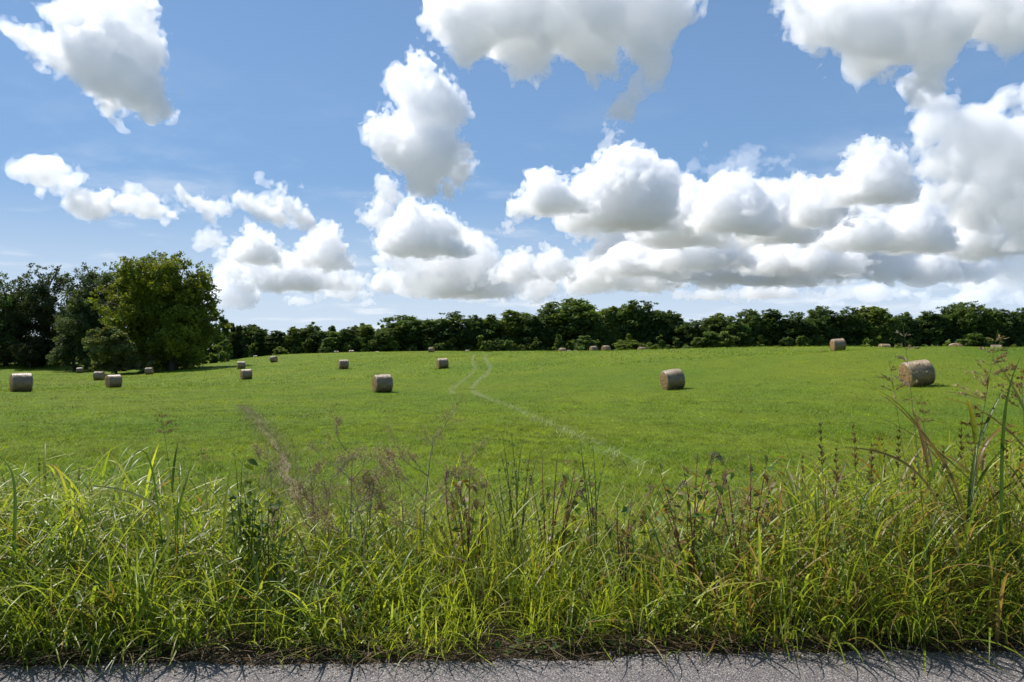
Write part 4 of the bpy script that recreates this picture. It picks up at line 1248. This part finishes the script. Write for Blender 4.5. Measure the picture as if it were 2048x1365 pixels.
# dead branching weeds
def dead_weed(d, base_px, top, spread_px, label, seed, depth=3):
    rng = np.random.default_rng(300 + seed)
    b = np.array(ground_at(base_px, d))
    H = at(top[0], top[1], d) - b
    e = empty('dead_weed', tuple(b))
    tag(e, label, 'dead weed', 'dry branching weeds in the verge')
    main = stem_curve((0, 0, 0), H * 0.92, (rng.normal(0, .04), rng.normal(0, .04), 0), 14)
    V, Q = tube(main, np.linspace(0.0062, 0.002, 14), 5)
    link('stem', mesh_np('stem', V, Q, M_TWIG, smooth=True), e)
    tw, seeds = [], []
    def grow(p, d_, ln, r, lev):
        n = 5
        q = np.linspace(0, 1, n)[:, None]
        pth = p + d_ * ln * q + np.array([0, 0, 0.12 * ln]) * q ** 2 + np.r_[np.zeros((1, 3)), rng.normal(0, 0.035 * ln, (n - 1, 3))]
        tw.append(tube(pth, np.linspace(r, r * 0.5, n), 4 if lev > 1 else 3))
        if lev == 0:
            seeds.append(pth[-1]); seeds.append(pth[-2]); seeds.append(pth[-3])
            return
        for k in range(rng.integers(3, 6)):
            nd = d_ + rng.normal(0, 0.5, 3); nd[2] += 0.15; nd /= np.linalg.norm(nd)
            grow(pth[rng.integers(2, n)], nd, ln * rng.uniform(0.4, 0.7), r * 0.55, lev - 1)
    sp_ = spread_px / F * d
    for k in range(9):
        i = rng.integers(5, 14)
        a = rng.uniform(0, 2 * PI)
        dd = np.array([math.cos(a), math.sin(a) * 0.8, rng.uniform(0.35, 1.0)]); dd /= np.linalg.norm(dd)
        grow(main[i], dd, sp_ * rng.uniform(0.45, 0.9), 0.0030, depth - 1)
    V, Q = joined(tw)
    link('twigs', mesh_np('twigs', V, Q, M_TWIG), e)
    S = np.array(seeds); S = np.repeat(S, 5, axis=0) + rng.normal(0, 0.011, (len(S) * 5, 3))
    V, Q = leaf_quads(S, rng, 0.0055)
    link('seed_tufts', mesh_np('seed_tufts', V, Q, M_SEED, np.repeat(np.array((0.29, 0.23, 0.12))[None] * rng.uniform(0.6, 1.4, (len(S), 1)), 4, axis=0)), e)
for i, a_ in enumerate([
        (5.0, 560, (540, 905), 60, 'leftmost dead brown weed, beside the rut'),
        (5.2, 640, (618, 905), 60, 'dead weed with sparse twigs right of the rut'),
        (5.0, 700, (705, 892), 85, 'dead weed with thick forked stem left of centre'),
        (5.2, 735, (752, 925), 60, 'lower dead weed leaning between two forked ones'),
        (5.0, 845, (868, 850), 85, 'tallest dead weed with pale forked branches, centre left'),
        (5.4, 800, (795, 925), 60, 'short dead weed left of the tallest one'),
        (5.3, 930, (925, 880), 60, 'wispy dead weed behind the left pokeweed'),
        (5.4, 640, (665, 940), 50, 'shortest dead weed near the rut foot')]):
    dead_weed(*a_, i)

# pokeweed: red stems, leaves one by one, drooping berry strings
LEAFM = []
for i, c_ in enumerate([(0.10, 0.17, 0.03), (0.19, 0.24, 0.045), (0.21, 0.16, 0.045)]):
    LEAFM.append(mesh_np('leaf', LSV, LSQ, M_WEED, np.repeat(np.array([c_]), len(LSV), 0), smooth=True))
def uv_ball(na=6, nr=4):
    V = [(0, 0, 1)]
    for i in range(1, nr):
        a = PI * i / nr
        V += [(math.sin(a) * math.cos(2 * PI * j / na), math.sin(a) * math.sin(2 * PI * j / na), math.cos(a)) for j in range(na)]
    V.append((0, 0, -1)); T, Q = [], []
    for j in range(na):
        T.append((0, 1 + j, 1 + (j + 1) % na))
        T.append((len(V) - 1, 1 + (nr - 2) * na + (j + 1) % na, 1 + (nr - 2) * na + j))
        for i in range(nr - 2):
            a, b = 1 + i * na, 1 + (i + 1) * na
            Q.append((a + j, b + j, b + (j + 1) % na, a + (j + 1) % na))
    return np.array(V, float), np.array(T), np.array(Q)
BV, BT, BQ = uv_ball()
def berry_string(seed):
    rng = np.random.default_rng(seed)
    n = 26; L = 0.075
    vs, ts, qs = [], [], []
    for k in range(n):
        f = (k + 0.5) / n; a = k * 2.4
        c = np.array([math.cos(a) * 0.0085, math.sin(a) * 0.0085, -0.02 - f * L])
        vs.append(BV * 0.0040 * (1.15 - 0.5 * f) * rng.uniform(0.9, 1.1) + c); ts.append(BT + k * len(BV)); qs.append(BQ + k * len(BV))
    berries = mesh_np('berries', np.concatenate(vs), [np.concatenate(ts), np.concatenate(qs)], M_BERRY, smooth=True)
    V, Q = tube([(0, 0, 0), (0.0, 0, -0.05), (0, 0, -0.02 - L)], [0.0014, 0.0013, 0.0008], 4)
    return berries, mesh_np('stalk', V, Q, M_RED)
BERRY = [berry_string(s) for s in (1, 2, 3)]
def pokeweed(d, base_px, tops, label, seed, leaf_n=26, name='pokeweed', berries=5, red=0.4, stem=None, lsize=(0.045, 0.085)):
    rng = np.random.default_rng(500 + seed)
    b = np.array(ground_at(base_px, d))
    e = empty(name, tuple(b))
    tag(e, label, 'pokeweed' if name == 'pokeweed' else 'weed', 'leafy plants in the verge')
    axes = []
    tops = list(tops) + [(px + rng.uniform(-35, 35), py + rng.uniform(15, 70)) for (px, py) in tops]
    for (px, py) in tops:
        H = at(px, py, d + rng.uniform(-.15, .15)) - b
        axes.append(stem_curve((0, 0, 0), H, (rng.normal(0, .05), rng.normal(0, .05), 0.12 * H[2]), 16))
    V, Q = joined([tube(a, np.linspace(0.007, 0.0015, 16), 6) for a in axes])
    link('stem', mesh_np('stem', V, Q, stem or M_RED, smooth=True), e)
    for k in range(int(leaf_n * 2.6)):
        a = axes[rng.integers(len(axes))]
        p_ = a[rng.integers(6, 16)] + rng.normal(0, 0.035, 3)
        s = rng.uniform(*lsize)
        m_ = LEAFM[2 if rng.uniform() < red else rng.integers(2)]
        link('leaf', m_, e, tuple(p_), (rng.normal(0, .5), rng.uniform(-0.5, 0.9), rng.uniform(0, 2 * PI)), (s, s, s))
    for k in range(berries):
        a = axes[rng.integers(len(axes))]
        p_ = a[rng.integers(11, 16)] + rng.normal(0, 0.012, 3)
        bm, sm = BERRY[rng.integers(3)]
        r = (rng.normal(0, .35), rng.normal(0, .35), rng.uniform(0, 6.28))
        o1 = link('berry_string', bm, e, tuple(p_), r)
        link('stalk', sm, o1)
pokeweed(4.9, 935, [(893, 935), (915, 925), (940, 930), (975, 950), (900, 990)], 'left pokeweed with drooping red berry strings, right of the tallest dead weed', 1, 28, berries=9, red=0.6)
pokeweed(5.0, 1100, [(1085, 915), (1115, 905), (1150, 935), (1165, 950)], 'middle pokeweed with orange leaf tips and berry strings', 2, 30, berries=8, red=0.45)
pokeweed(4.9, 1385, [(1318, 940), (1365, 930), (1395, 905), (1430, 900), (1350, 1000)], 'large pokeweed with arching red stems right of centre', 3, 46, berries=10, red=0.35)
pokeweed(5.0, 1480, [(1450, 930), (1500, 915), (1535, 910), (1560, 935)], 'pokeweed at the left of the brown seed spikes', 4, 36, berries=7, red=0.4)
pokeweed(4.8, 1250, [(1235, 1000), (1265, 985), (1290, 1010)], 'short pokeweed low between the middle and large ones', 5, 22, berries=5, red=0.3)
pokeweed(4.7, 488, [(470, 915), (485, 925), (500, 960), (520, 985), (475, 1000)], 'dark glossy leaved shrub standing left of the rut', 6, 60, 'leafy_shrub', 0, 0.03, M_STEM, (0.045, 0.08))
pokeweed(4.75, 545, [(540, 985), (560, 1005), (575, 1030)], 'low dark leafy plant right of the glossy shrub', 7, 30, 'leafy_shrub', 0, 0.05, M_STEM, (0.04, 0.07))
pokeweed(4.8, 700, [(690, 1010), (705, 990), (725, 1030)], 'leafy weed around the forked dead stem', 8, 26, 'leafy_shrub', 0, 0.05, M_STEM, (0.03, 0.06))
pokeweed(5.2, 1035, [(1005, 870), (1022, 865), (1045, 880), (1060, 905), (1000, 905)], 'feathery green upright weed between the left and middle pokeweeds', 9, 90, 'leafy_shrub', 0, 0.02, M_STEM, (0.018, 0.035))
pokeweed(5.2, 1190, [(1160, 880), (1185, 890), (1210, 920)], 'feathery green weed right of the middle pokeweed', 10, 70, 'leafy_shrub', 0, 0.02, M_STEM, (0.018, 0.035))
tick('verge plants')

# ------------------------------------------------------------------ cumulus clouds: closed cauliflower bodies of scattering vapour
def cloud_mat(name, sigma, g):
    N = Nodes(name)
    v = N.n('ShaderNodeVolumeScatter', Density=sigma, Anisotropy=g)
    v.inputs['Color'].default_value = (0.994, 0.994, 0.9945, 1)
    N.t.links.new(v.outputs[0], N.out.inputs['Volume'])
    return N.m

def good(n):
    while True:
        m = n
        for p_ in (2, 3, 5):
            while m % p_ == 0: m //= p_
        if m == 1: return n
        n += 1

def surface_nets(s):
    ins = s < 0
    c = np.zeros(tuple(n - 1 for n in s.shape), dtype=np.uint8)
    sl = [(slice(None, -1), slice(1, None))[b] for b in (0, 1)]
    for dx in (0, 1):
        for dy in (0, 1):
            for dz in (0, 1):
                c += ins[sl[dx], sl[dy], sl[dz]]
    act = (c > 0) & (c < 8)
    I = np.stack(np.nonzero(act), -1)
    vid = np.full(act.shape, -1, dtype=np.int32); vid[act] = np.arange(len(I))
    acc = np.zeros((len(I), 3)); cnt = np.zeros(len(I))
    corner = [(a, b, d) for a in (0, 1) for b in (0, 1) for d in (0, 1)]
    val = {q: s[I[:, 0] + q[0], I[:, 1] + q[1], I[:, 2] + q[2]] for q in corner}
    for q in corner:
        for ax in range(3):
            if q[ax] == 0:
                r = list(q); r[ax] = 1; r = tuple(r)
                a, b = val[q], val[r]
                x = (a < 0) != (b < 0)
                t = np.where(x, a / np.where(x, a - b, 1), 0)
                pt = np.tile(np.array(q, float), (len(I), 1)); pt[:, ax] += t
                acc += pt * x[:, None]; cnt += x
    V = I + acc / cnt[:, None]
    faces = []
    for ax in range(3):
        lo = [slice(1, -1)] * 3; hi = [slice(1, -1)] * 3
        lo[ax] = slice(0, -1); hi[ax] = slice(1, None)
        a = ins[tuple(lo)]; b = ins[tuple(hi)]
        E = np.stack(np.nonzero(a != b), -1)
        sgn = a[tuple(E.T)]
        o1, o2 = [k for k in range(3) if k != ax]
        base = E.copy(); base[:, o1] += 1; base[:, o2] += 1      # grid coordinate of the lower edge end
        def cell(i, j):
            q = base.copy(); q[:, o1] -= i; q[:, o2] -= j
            return vid[q[:, 0], q[:, 1], q[:, 2]]
        f = np.stack([cell(1, 1), cell(0, 1), cell(0, 0), cell(1, 0)], -1)
        flip = sgn if ax != 1 else ~sgn
        f[~flip] = f[~flip][:, ::-1]
        faces.append(f)
    return V, np.concatenate(faces)

def band(white_f, kr, lam, width=0.55):
    f = np.exp(-(np.log(np.maximum(kr, 1e-6) * lam)) ** 2 / (2 * width ** 2))
    return f

def cloud(label, lobes, dist, seed, flat=None, mfp=9.0, g=0.45, vox=3.0, amp=1.0, kids=9, wisp=0.0, grow=1.17, fineamp=2.4, fringe=None, name='cloud'):
    """lobes: photo column, row, radius and optional depth shift (all in photo pixels at that distance)"""
    mfp = mfp * 2.8
    vox = vox * 1.28
    rng = np.random.default_rng(seed)
    GR_ = grow
    L = np.array([(l[0], l[3] if len(l) > 3 else rng.uniform(-.5, .5) * l[2], -l[1], l[2] * GR_) for l in lobes], float)
    sp = [(a[:3], a[3]) for a in L]
    for (c, R) in list(sp):
        for k in range(kids):
            d = rng.normal(size=3); d /= np.linalg.norm(d); d[2] = d[2] * 0.75 + 0.25
            sp.append((c + d * R * 0.85, R * rng.uniform(0.24, 0.46)))
    pad = 26 + 14 * amp + (30 if fringe else 0)
    lo = (L[:, :3] - L[:, 3:4]).min(0) - pad; hi = (L[:, :3] + L[:, 3:4]).max(0) + pad
    shp = [good(int(math.ceil((hi[i] - lo[i]) / vox)) + 2) for i in range(3)]
    ax = [lo[i] + vox * np.arange(shp[i]) for i in range(3)]
    s = np.full(shp, 1e3, dtype=np.float32)
    for (c, R) in sp:
        rr = R + 60
        sl = tuple(slice(max(0, int((c[i] - rr - lo[i]) / vox)), max(0, int((c[i] + rr - lo[i]) / vox) + 1)) for i in range(3))
        X, Y, Z = [ax[i][sl[i]] - c[i] for i in range(3)]
        dd = np.sqrt(X[:, None, None] ** 2 + Y[None, :, None] ** 2 + Z[None, None, :] ** 2).astype(np.float32) - R
        cur = s[sl]
        h = np.clip(6.0 - np.abs(cur - dd), 0, None) / 6.0
        s[sl] = np.minimum(cur, dd) - h * h * 1.5
    white = np.fft.rfftn(rng.standard_normal(shp).astype(np.float32))
    kx, ky, kz = np.fft.fftfreq(shp[0], vox), np.fft.fftfreq(shp[1], vox), np.fft.rfftfreq(shp[2], vox)
    kr = np.sqrt(kx[:, None, None] ** 2 + ky[None, :, None] ** 2 + kz[None, None, :] ** 2)
    def field(f):
        r = np.fft.irfftn(white * f, s=shp, axes=(0, 1, 2)).astype(np.float32)
        return r / r.std()
    b1 = field(band(white, kr, 62.0)); b2 = field(band(white, kr, 30.0)); b3 = field(band(white, kr, 15.0))
    fine = field(np.where(kr > 1 / 22.0, np.maximum(kr, 1e-4) ** -1.9, 0))
    cl = lambda b_: np.minimum(np.abs(b_), 1.7)
    n_ = amp * (13.0 * (cl(b1) - 0.75) + 9.0 * (cl(b2) - 0.75) + 6.0 * (cl(b3) - 0.75) + fineamp * 0.7 * fine)
    n_ = n_ * (1 - sstep(6.0, 26.0, s))
    big = field(np.where(kr > 1 / 140.0, np.maximum(kr, 1e-4) ** -2.1, 0))
    n_ = n_ + wisp * 11.0 * big
    s = s - n_
    if flat is not None:
        zz_ = (-flat - ax[2])[None, None, :] + 4.0 * b1 + 2.0 * b2 + 1.0 * fine
        s = np.maximum(s, zz_.astype(np.float32))
    s[[0, -1]] = 9; s[:, [0, -1]] = 9; s[:, :, [0, -1]] = 9
    V, Q = surface_nets(s)
    P = lo[None] + V * vox
    k = dist / F
    W = np.c_[(P[:, 0] - 1024) * k, dist + P[:, 1] * k, EYE + (HOR + P[:, 2]) * k]
    c0 = W.mean(0)
    o_ = link(name, mesh_np(name, W - c0, Q, cloud_mat('cloud_vapour', 1.0 / (mfp * k), g), smooth=False), loc=tuple(c0))
    tag(o_, label, 'cloud', 'cumulus clouds in the sky')
    if fringe:        # thin ragged mist round the body
        s2 = s[::3, ::3, ::3] - fringe[0] - 7.0 * big[::3, ::3, ::3] - 3.0 * b2[::3, ::3, ::3]
        s2[[0, -1]] = 9; s2[:, [0, -1]] = 9; s2[:, :, [0, -1]] = 9
        V, Q = surface_nets(s2)
        P = lo[None] + V * vox * 3
        W = np.c_[(P[:, 0] - 1024) * k, dist + P[:, 1] * k, EYE + (HOR + P[:, 2]) * k]
        link('fringe', mesh_np('fringe', W - c0, Q, cloud_mat('cloud_mist', 1.0 / (fringe[1] * k), g)), o_)
    0 and print('CLOUD', label[:30], shp, len(V))
    return o_

def cumulus(label, cx, base, w, h, seed, mfp=5.0, amp=0.7, wisp=0.25, vox=3.6, lean=0.0, fringe=None, alt=1200.0, g=0.45):
    """a single fair weather cumulus: flat foot at one height above the land, piled dome above it"""
    rng = np.random.default_rng(seed * 7 + 1)
    lob = []
    n = max(5, int(3.2 * w / h) + 4)
    for k in range(n):
        f = (k + 0.5) / n * 2 - 1 + rng.uniform(-.12, .12)
        hh = h * max(0.35, (1 - abs(f) ** 1.7)) * rng.uniform(0.75, 1.0)
        r = min(0.42 * hh + 0.08 * h, w * 0.3) * rng.uniform(0.8, 1.1)
        x = cx + f * (w / 2 - r * 0.75) + lean * hh
        lob.append((x, base - hh + r * 1.12, r, rng.uniform(-.5, .5) * w * 0.3))
        lob.append((x - lean * hh * .6, base - r * 0.55, r * 0.9, rng.uniform(-.5, .5) * w * 0.3))
    lob.append((cx + lean * h * .7, base - h + 0.30 * h, 0.27 * h, 0.0))
    dist = min(26000.0, alt * F / (HOR - base))
    return cloud(label, lob, dist, seed, flat=base, mfp=mfp, g=g, vox=vox, amp=amp * min(1.0, h / 70.0), kids=7, wisp=wisp, grow=1.08, fringe=fringe or ((1.5, 26) if w > 120 else None))

cloud('bright white cloud at the upper left with ragged left tail',
      [(150, 55, 38), (205, 25, 38), (255, 25, 38), (285, 45, 16), (180, 95, 50), (240, 95, 58), (225, 150, 48), (268, 185, 40), (312, 200, 28), (205, 190, 25), (100, 85, 20), (62, 88, 15), (38, 72, 9), (85, 120, 12), (125, 115, 22)], 4200, 7, mfp=13, amp=0.8, wisp=0.6, vox=4.2, fineamp=1.6, fringe=(3.0, 42))
cloud('large grey based cloud cut by the top edge at centre',
      [(905, 20, 46), (950, 62, 52), (1040, 20, 85), (1060, 70, 54), (1170, 10, 85), (1190, 70, 46), (1290, 10, 70), (1340, 20, 38), (1275, 100, 36), (1235, 130, 24), (1290, 140, 20), (1268, 185, 12), (1255, 225, 7)], 3600, 9, mfp=16, amp=0.9, wisp=1.0, vox=4.5, fineamp=1.5, fringe=(3.0, 40))
cloud('tall piled white cloud tower left of centre',
      [(843, 138, 25), (812, 182, 28), (868, 172, 28), (850, 215, 44), (898, 235, 30), (772, 262, 30), (795, 300, 36), (865, 315, 50), (915, 330, 26), (850, 362, 32), (895, 375, 20)], 5200, 3, mfp=8, amp=0.95, vox=3.4, wisp=0.25, fringe=(2.0, 50))
cloud('narrow white cloud neck below the tower', [(775, 385, 20), (765, 415, 22), (752, 442, 17), (735, 438, 9)], 5800, 13, mfp=9, amp=0.7, wisp=0.5, vox=3.0)
cumulus('white topped cloud directly below the tower', 838, 510, 190, 105, 15, mfp=6, amp=0.9, vox=3.2)
cumulus('blue grey cloud right below the white topped one', 920, 590, 190, 130, 16, mfp=6, amp=0.8, vox=3.4)
# the long bank right of centre, cloud behind cloud
for i_, (lab, cx, base, w, h) in enumerate([
        ('highest white dome of the long cloud bank', 1245, 455, 230, 160),
        ('left arm of the long cloud bank', 1095, 425, 170, 82),
        ('white pile just right of the highest dome', 1345, 490, 190, 120),
        ('rounded cloud head in the middle of the long bank', 1470, 465, 180, 120),
        ('low white pile under the middle of the long bank', 1400, 535, 240, 95),
        ('cloud pile right of the middle of the long bank', 1560, 485, 180, 118),
        ('small dome in the right half of the long bank', 1645, 450, 130, 82),
        ('towering hooked cloud at the right end of the long bank', 1745, 405, 150, 125),
        ('wide grey based cloud low in the right half of the bank', 1600, 545, 260, 92),
        ('white pile below the hooked cloud', 1725, 500, 170, 95),
        ('flat grey cloud foot under the left half of the bank', 1290, 552, 230, 74),
        ('long flat grey cloud foot under the right half of the bank', 1500, 568, 330, 52),
        ('white pile left of the grey mass on the right', 1835, 500, 170, 100),
        ('grey based pile at the right edge, upper', 1965, 510, 190, 110),
        ('wide grey cloud low above the right hand trees', 1860, 562, 270, 70),
        ('grey cloud low at the right edge', 2030, 575, 210, 80)]):
    cumulus(lab, cx, base, w, h, 60 + i_, mfp=5.5, amp=0.95, vox=3.8)
cloud('great pale cloud mass filling the back of the long bank',
      [(1180, 420, 50), (1260, 420, 60), (1350, 440, 66), (1430, 420, 50), (1500, 430, 56), (1580, 430, 50), (1650, 430, 46), (1720, 420, 46), (1790, 440, 44), (1860, 440, 46), (1940, 450, 50), (2030, 450, 56),
       (1250, 500, 50), (1350, 510, 50), (1450, 510, 50), (1550, 510, 50), (1650, 510, 50), (1750, 510, 46), (1850, 515, 46), (1950, 520, 46), (2050, 520, 50)], 15500, 49, flat=556, mfp=6, amp=1.3, vox=4.4, wisp=0.4, fringe=(1.5, 26))
cloud('pale cloud mass behind the low group left of centre',
      [(470, 545, 26), (520, 530, 30), (570, 540, 34), (620, 545, 34), (670, 555, 26), (715, 570, 20)], 17000, 51, flat=588, mfp=9, amp=0.9, vox=3.6, wisp=0.6)
cloud('pale cloud mass behind the white topped cloud below the tower',
      [(800, 500, 34), (850, 530, 40), (900, 520, 44), (950, 520, 40), (990, 545, 28), (830, 565, 28), (1030, 565, 26), (1090, 565, 26), (1150, 565, 28)], 16500, 53, flat=600, mfp=9, amp=1.0, vox=3.8, wisp=0.6)
cloud('big grey cloud filling the top right corner',
      [(1630, 30, 46), (1700, 60, 58), (1780, 40, 80), (1860, 50, 66), (1960, 15, 60), (2050, 15, 66), (1800, 105, 42), (1850, 145, 32), (1600, 10, 24)], 3600, 17, mfp=16, amp=0.9, wisp=0.9, vox=4.5, fineamp=1.5, fringe=(3.0, 40))
cloud('ragged grey cloud mass down the right edge',
      [(1860, 200, 32), (1878, 245, 32), (1950, 280, 54), (2045, 300, 70), (1905, 330, 40), (1985, 380, 52), (1895, 375, 20), (2070, 420, 62), (1950, 430, 30), (2090, 200, 30)], 5600, 19, mfp=15, amp=0.9, wisp=1.1, vox=4.2, fineamp=1.5, fringe=(3.0, 40))
cloud('small round white cloud low at the left', [(85, 352, 20), (98, 338, 13), (72, 345, 11)], 6000, 23, mfp=9, amp=0.6, wisp=0.6, vox=2.8, fringe=(2.0, 40))
cloud('long flat white cloud trailing right over the left wood', [(138, 372, 12), (160, 395, 17), (205, 408, 18), (230, 410, 15), (255, 412, 19), (285, 420, 15), (310, 426, 14), (345, 436, 9), (190, 420, 12)], 6200, 25, flat=442, mfp=10, amp=0.55, wisp=0.6, vox=2.8, fringe=(2.5, 36))
cloud('little slanting cloud right of the long flat one', [(372, 388, 11), (398, 402, 13), (420, 422, 9), (438, 412, 5)], 6500, 27, mfp=12, amp=0.5, wisp=0.7, vox=2.8, fringe=(2.5, 34))
cloud('oval white cloud above the row of low clouds left of centre', [(535, 418, 15), (575, 412, 22), (608, 432, 18), (560, 436, 18), (500, 408, 10), (488, 400, 6)], 7000, 29, flat=453, mfp=8, amp=0.6, wisp=0.5, vox=2.8, fringe=(2.0, 40))
cloud('tiny ragged cloud above the oval cloud', [(535, 368, 8), (555, 372, 6), (520, 362, 4)], 6500, 31, mfp=12, amp=0.45, wisp=0.7, vox=2.6)
for i_, (lab, cx, base, w, h, m_) in enumerate([
        ('white pile at the left of the low group right of the big tree', 505, 525, 130, 66, 6),
        ('white dome at the right of the low group', 645, 538, 110, 92, 6),
        ('wide low cloud under the two white piles left of centre', 575, 578, 190, 58, 7),
        ('white cloud half hidden by the right side of the big tree', 462, 612, 110, 76, 6),
        ('faint thin cloud left of the low group', 418, 495, 60, 38, 11),
        ('small low cloud between the low group and the tower', 768, 582, 74, 44, 6),
        ('flat puff below the low group', 690, 596, 120, 34, 9),
        ('low cloud row piece left of the little cloud over the domed tree', 1040, 560, 110, 58, 6),
        ('white pile low below the left arm of the bank', 1105, 556, 90, 62, 6),
        ('white topped cloud low below the highest dome', 1210, 580, 150, 84, 6),
        ('cloud low right of the white topped one', 1305, 580, 130, 44, 6),
        ('little bright cloud just above the domed far tree', 1075, 602, 80, 48, 6),
        ('tiny puff low over the trees left of centre', 740, 612, 46, 20, 9),
        ('tiny puff right of the big tree near the treetops', 590, 612, 60, 24, 9),
        ('thin puff low left of the domed tree', 960, 606, 90, 22, 10),
        ('thin streak low over the trees right of centre', 1420, 600, 150, 20, 12),
        ('pale streak low over the right hand trees', 1560, 596, 190, 30, 12),
        ('long pale streak low at the right', 1760, 600, 220, 28, 12),
        ('pale streak low at the right edge', 1960, 606, 190, 30, 12),
        ('small puff low between the pale streaks', 1660, 612, 70, 18, 12)]):
    cumulus(lab, cx, base, w, h, 90 + i_, mfp=m_, amp=0.8, vox=3.0)
cloud('small broken cloud left of the long bank', [(1018, 430, 9), (1012, 448, 7), (1000, 455, 4), (1030, 436, 5)], 9000, 43, mfp=9, amp=0.45, wisp=0.6, vox=2.6)
cloud('small torn cloud between top cloud and bank', [(1205, 258, 11), (1220, 270, 9), (1235, 265, 6), (1212, 282, 5)], 5000, 45, mfp=11, amp=0.5, wisp=0.6, vox=2.6)
cloud('grey torn cloud above the right part of the bank', [(1500, 330, 18), (1540, 322, 16), (1460, 340, 16), (1570, 325, 10), (1400, 330, 14), (1430, 345, 14), (1385, 300, 8)], 8000, 47, mfp=34, amp=0.7, wisp=1.1, vox=3.4)
tick('clouds')
